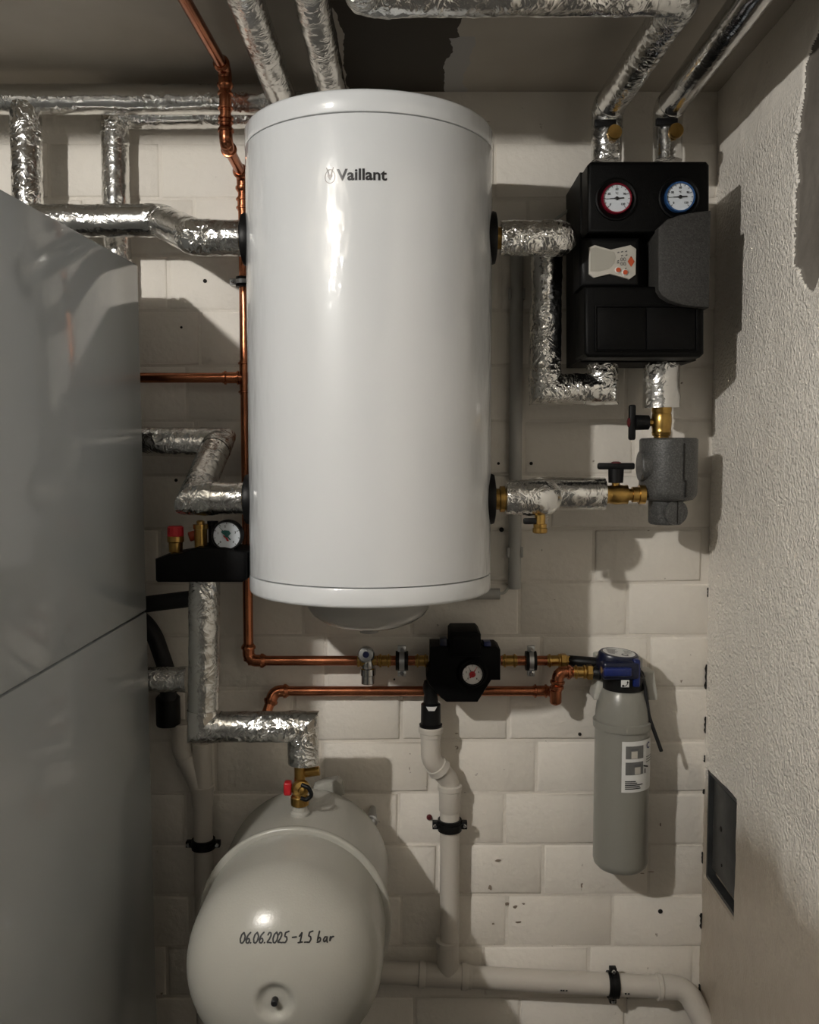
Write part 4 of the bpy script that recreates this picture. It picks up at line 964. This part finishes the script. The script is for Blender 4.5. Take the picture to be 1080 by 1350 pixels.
for k in range(3): ribbon(mb, [(lw * .60, lh * (.66 - .05 * k)), (lw * .85, lh * (.66 - .05 * k))], lh * .014, on_filter)
ribbon(mb, [(lw * .52, lh * .50), (lw * .66, lh * .46)], lh * .03, on_filter); ribbon(mb, [(lw * .56, lh * .43), (lw * .56, lh * .36)], lh * .03, on_filter)
mb.build('label_print', M['ink'], lab, 0)
t_, _ = text_mb('C', lh * .17, lambda x, y: on_filter(lw * .60 + x, lh * .82 + y), .0006); t_.build('label_letter', M['blue'], lab, 0)

# ------------------------------------------------------------------ pump station (black foam casing)
YPF, YPB = 1.825, 2.06
pg = thing('pump_station', 'black foam cased pump station with two round thermometers and grey cover', 'pump station', at(850, 475, 1.95))
def Q(px, py, Y=YPF): q = at(px, py, Y); return (q.x, q.z)
def rect(x0, y0, x1, y1, Y=YPF): return [Q(x0, y1, Y), Q(x1, y1, Y), Q(x1, y0, Y), Q(x0, y0, Y)]
bx0, bx1 = Q(773, 0)[0], Q(929, 0)[0]
MB().prism(rect(773, 213, 932, 471, YPF), YPF + .065, YPB, .004).build('rear_shell', M['epp'], pg)
ub = [Q(775, 307), Q(936, 307), Q(936, 217), Q(932, 212), Q(780, 212), Q(775, 217)]
MB().prism(ub, YPF, YPF + .10, .007, 3).build('upper_shell', M['epp'], pg)
lb = [Q(771, 466), Q(776, 471), Q(924, 471), Q(929, 466), Q(929, 377), Q(771, 377)]
MB().prism(lb, YPF, YPF + .10, .007, 3).build('lower_shell', M['epp'], pg)
for (a, b) in ((787, 851), (853, 918)):
    MB().prism(rect(a, 405, b, 461, YPF - .004), YPF - .0035, YPF + .02, .002).build('lower_panel', M['epp'], pg)
fr = MB()
for (a, b, c, d) in ((785, 402.5, 921, 404.5), (785, 461.5, 921, 463), (785, 404, 787, 462), (918.5, 404, 921, 462)):
    fr.prism(rect(a, b, c, d, YPF - .006), YPF - .006, YPF + .01, .0008)
fr.build('panel_frame', M['epp'], pg)
# electronics head in the recess
MB().prism(rect(765, 312, 845, 378, YPF + .01), YPF + .012, YPF + .09, .012, 3).build('controller_housing', M['rubber'], pg)
YD = YPF + .006
disp = [Q(*q, YD) for q in ((777, 326), (776.7, 361), (783.3, 366), (804.5, 361), (830, 368), (838.3, 362), (839, 328), (831.7, 323), (805.5, 329), (784.5, 323))]
cp_ = MB().prism(disp, YD, YD + .012, .001).build('controller_panel', M['panel'], pg, 30)
wn = [Q(*q, YD) for q in ((779, 328), (778.5, 358), (790, 358), (803, 354.5), (810, 347), (812, 339), (810, 332), (803, 331), (785, 326))]
MB().prism(wn, YD - .0008, YD + .001).build('controller_window', M['panel_dark'], cp_, 0)
dfn = lambda px, py: (lambda q: Vector((q.x, YD - .0012, q.z)))(at(px, py, YD))
mb = MB()
ribbon(mb, [(832, 338.5), (836, 345), (832, 351.5), (828, 345), (832, 338.5)], 1.2, dfn)
mb.add([dfn(*q) for q in ((832, 339), (835.5, 345), (832, 351), (828.5, 345))], [(0, 1, 2, 3)])
mb.build('red_mark', M['orange'], cp_, 0)
for x_, y_ in ((814.7, 356), (824, 359.2)):
    q = at(x_, y_, YD); bt = MB().lathe((q.x, YD, q.z), (0, -1, 0), [(0, m_px(4.2, YD)), (.0015, m_px(4, YD)), (.002, m_px(3.4, YD))], 20).build('button', M['paper'], cp_)
    MB().lathe((q.x + .0006, YD - .0018, q.z), (0, -1, 0), [(0, m_px(3.2, YD)), (.0016, m_px(2.9, YD))], 20).build('button_face', M['orange'], bt)
mb = MB()
for y_ in (342, 348):
    for x_ in (819.5, 823.5): ribbon(mb, [(x_ + 1.5 * math.cos(a), y_ + 2.1 * math.sin(a)) for a in [k * math.pi / 5 for k in range(11)]], .6, dfn)
for x_, y_ in ((815, 333), (820, 332), (825.5, 331.5), (820, 337), (826, 336.5), (814.8, 344), (814.8, 346.5), (825, 354)): ribbon(mb, [(x_ - .8, y_ + .4), (x_ + .8, y_ - .4)], 1.1, dfn)
mb.build('display_symbols', M['ink_grey'], cp_, 0)
# grey pump cover
YG = YPF - .022
gp = [Q(*q, YG) for q in ((868, 300), (868, 382), (873, 390), (884, 397), (900, 402), (918, 404.5), (935.5, 405.5), (938, 277), (915, 279.5), (897, 283), (880, 289))]
MB().prism(gp, YG, YPB - .03, .004, 2).build('pump_cover', M['grey_epp'], pg)
# thermometers
for (x_, y_, rim) in ((813.5, 261.5, 'rim_red'), (897, 259.5, 'rim_blue')):
    q = at(x_, y_, YPF - .008); rr = m_px(19.3, YPF)
    MB().lathe((q.x, YPF - .0005, q.z), (0, -1, 0), [(0, rr * 1.42), (.003, rr * 1.40), (.004, rr * 1.3), (.002, rr * 1.15), (.001, rr)], 48, False).build('gauge_recess', M['epp'], pg)
    gauge(pg, q, rr, M[rim], M['dial'], 13, .010, marks=[('0', 222, .58, .2), ('30', 150, .6, .2), ('60', 90, .62, .2), ('90', 30, .6, .2), ('120', -42, .55, .2), ('°C', 90, .33, .18)])
    needle(pg, q, rr, 183, 'ink', .45, .055, .12)

# ------------------------------------------------------------------ ball valves and dirt separator (right)
def t_handle(root, base, d, bar, Ls, Lb, capm='red_dark'):
    base = Vector(base); d = Vector(d).normalized(); bar = Vector(bar).normalized()
    MB().lathe(base, d, [(-.012, .005), (0, .005), (.001, .0155), (Ls, .0165)], 20).build('handle_stem', M['rubber'], root)
    c = base + d * (Ls + .006)
    sz_ = [(.014 if abs(d[i]) > .5 else Lb if abs(bar[i]) > .5 else .016) for i in range(3)]
    MB().box(c, sz_, .004, 2).build('handle_bar', M['rubber'], root)
    MB().lathe(c + d * .006, d, [(0, .0105), (.002, .0105), (.004, .006)], 20).build('handle_disc', M[capm], root)
YQ = 1.95
v1 = thing('ball_valve', 'upright brass ball valve with black T handle below the pump station', 'valve', at(872, 575, YQ), 'brass ball valves with T handles')
a = at(872, 580, YQ); zt_ = at(872, 534, YQ).z; L = zt_ - a.z
MB().lathe(a, (0, 0, 1), [(0, .015), (.008, .016), (.009, .019), (.016, .0205), (.018, .0195), (.026, .0205), (.040, .0215), (.054, .0205), (.056, .0195), (.062, .021), (L - .004, .021), (L + .008, .019)], 32).build('body', M['brass'], v1)
q = at(857, 557, YQ); MB().cyl((q.x - .004, YQ, q.z), (q.x + .012, YQ, q.z), .0085, 18).build('stem', M['brass'], v1)
t_handle(v1, (q.x - .002, YQ, q.z), (-1, 0, 0), (0, 0, 1), .030, .075)
v2 = thing('ball_valve', 'level brass ball valve with black T handle left of the grey separator', 'valve', at(812, 652, YV2), 'brass ball valves with T handles')
a = at(796, 652, YV2); Lx = at(850, 652, YV2).x - a.x
MB().lathe(a, (1, 0, 0), [(0, .0205), (.006, .0205), (.010, .019), (.016, .020), (.025, .0215), (.036, .0205), (.044, .020), (.050, .0205), (.0505, .013), (.060, .013), (.0605, .0165), (.074, .0165), (.0745, .0205), (Lx, .0205)], 32).build('body', M['brass'], v2)
q = at(812, 637, YV2); MB().cyl((q.x, YV2, q.z - .012), (q.x, YV2, q.z + .003), .0085, 18).build('stem', M['brass'], v2)
t_handle(v2, (q.x, YV2, q.z), (0, 0, 1), (1, 0, 0), .030, .078)
sp = thing('dirt_separator', 'dark grey foam cased dirt separator below the upright brass valve', 'separator', at(880, 693, YQ))
sx = at(881, 620, YQ).x; zt_ = at(881, 577, YQ - .06).z; z1 = at(881, 655, YQ - .06).z; z0 = at(881, 693, YQ - .04).z; rs = m_px(37.5, YQ - .0)
MB().lathe((sx, YQ, z1 - .012), (0, 0, 1), [(0, rs * .62), (.004, rs * .86), (.012, rs * .97), (.022, rs), (zt_ - z1 + .012 - .004, rs), (zt_ - z1 + .0105, rs - .002), (zt_ - z1 + .012, rs - .005)], 48).build('upper_shell', M['sep_epp'], sp)
MB().lathe((sx - .004, YQ, z0), (0, 0, 1), [(0, rs * .52), (.003, rs * .57), (.006, rs * .59), (z1 - z0 - .006, rs * .6), (z1 - z0 + .006, rs * .62)], 40).build('lower_shell', M['sep_epp'], sp)
zc_ = (zt_ + z1) / 2 + .002
MB().lathe((sx - rs * .72, YQ - .012, zc_), (-1, 0, 0), [(0, .032), (.018, .033), (.021, .031), (.022, .026)], 36).build('side_boss', M['sep_epp'], sp)
zc2 = at(885, 676, YQ - .05).z
MB().lathe((sx + .006, YQ - rs * .45, zc2), (.25, -1, 0), [(0, .026), (.008, .027), (.012, .026), (.014, .021)], 36).build('front_boss', M['sep_epp'], sp)
sm = MB(); sm.box((sx + .016, YQ - rs * .955, (zt_ + z1) / 2 + .012), (.0022, .006, (zt_ - z1) * .62)); sm.box((sx + .021, YQ - rs * .93, z1 + .016), (.0022, .008, .034)); sm.box((sx + .0185, YQ - rs * .95, z1 + .033), (.006, .006, .0018)); sm.box((sx + .010, YQ - rs * .45 - .013, zc2), (.0018, .004, .048))
sm.build('shell_seam', M['dark'], sp, 0)
# drain cock below the short foil pipe
dc = thing('drain_cock', 'small brass drain cock with black lever under the short foil pipe', 'valve', at(712, 703, PORT_Y))
a = at(712, 703, PORT_Y); up = at(712, 676, PORT_Y).z - a.z
MB().lathe(a, (0, 0, 1), [(0, .012), (.002, .0145), (.010, .0145), (.011, .013), (.018, .0135), (.019, .0105), (up, .0105)], 28).build('body', M['brass'], dc)
MB().box(a + Vector((-.020, -.002, .024)), (.026, .012, .012), .003).build('lever', M['rubber'], dc)

# ------------------------------------------------------------------ grey electrical conduit right of the tank
YK = 2.078
ck = thing('cable_conduit', 'grey plastic cable conduit running up the wall right of the tank', 'conduit', at(678, 776, YK))
cxx = at(680, 560, YK).x
MB().cyl((cxx, YK, at(0, 776, YK).z), (cxx, YK, at(0, 330, YK).z), m_px(8.6, YK), 24).build('tube', M['conduit'], ck)
for py in (728, 388):
    zz = at(0, py, YK).z
    for s_ in (-1, 1): MB().box((cxx + s_ * m_px(9, YK), YK - .002, zz), (.006, .018, .024), .002).build('clip', M['conduit'], ck)
c2 = thing('cable_conduit', 'short level conduit stub under the lower right of the tank with a cable end', 'conduit', at(650, 783, YK))
q = at(659, 783, YK)
MB().cyl((q.x - .18, YK, q.z), (q.x, YK, q.z), m_px(7.5, YK), 24).build('tube', M['conduit'], c2)
MB().sweep(path([Vector((q.x - .02, YK, q.z)), Vector((q.x + .010, YK, q.z + .002)), Vector((cxx - .010, YK, at(0, 772, YK).z)), Vector((cxx - .004, YK, at(0, 750, YK).z))], .012, 6), .0035, 10).build('cable', M['filter_pale'], c2)
c3 = thing('sensor_cable', 'thin pale cable arching over to the left side of the pump station', 'cable', at(720, 300, 2.05))
MB().sweep(path([at(683, 335, YK), at(700, 318, 2.06), at(735, 288, 2.05), at(762, 268, 2.045)], .05, 8), .0035, 10).build('sheath', M['filter_pale'], c3)
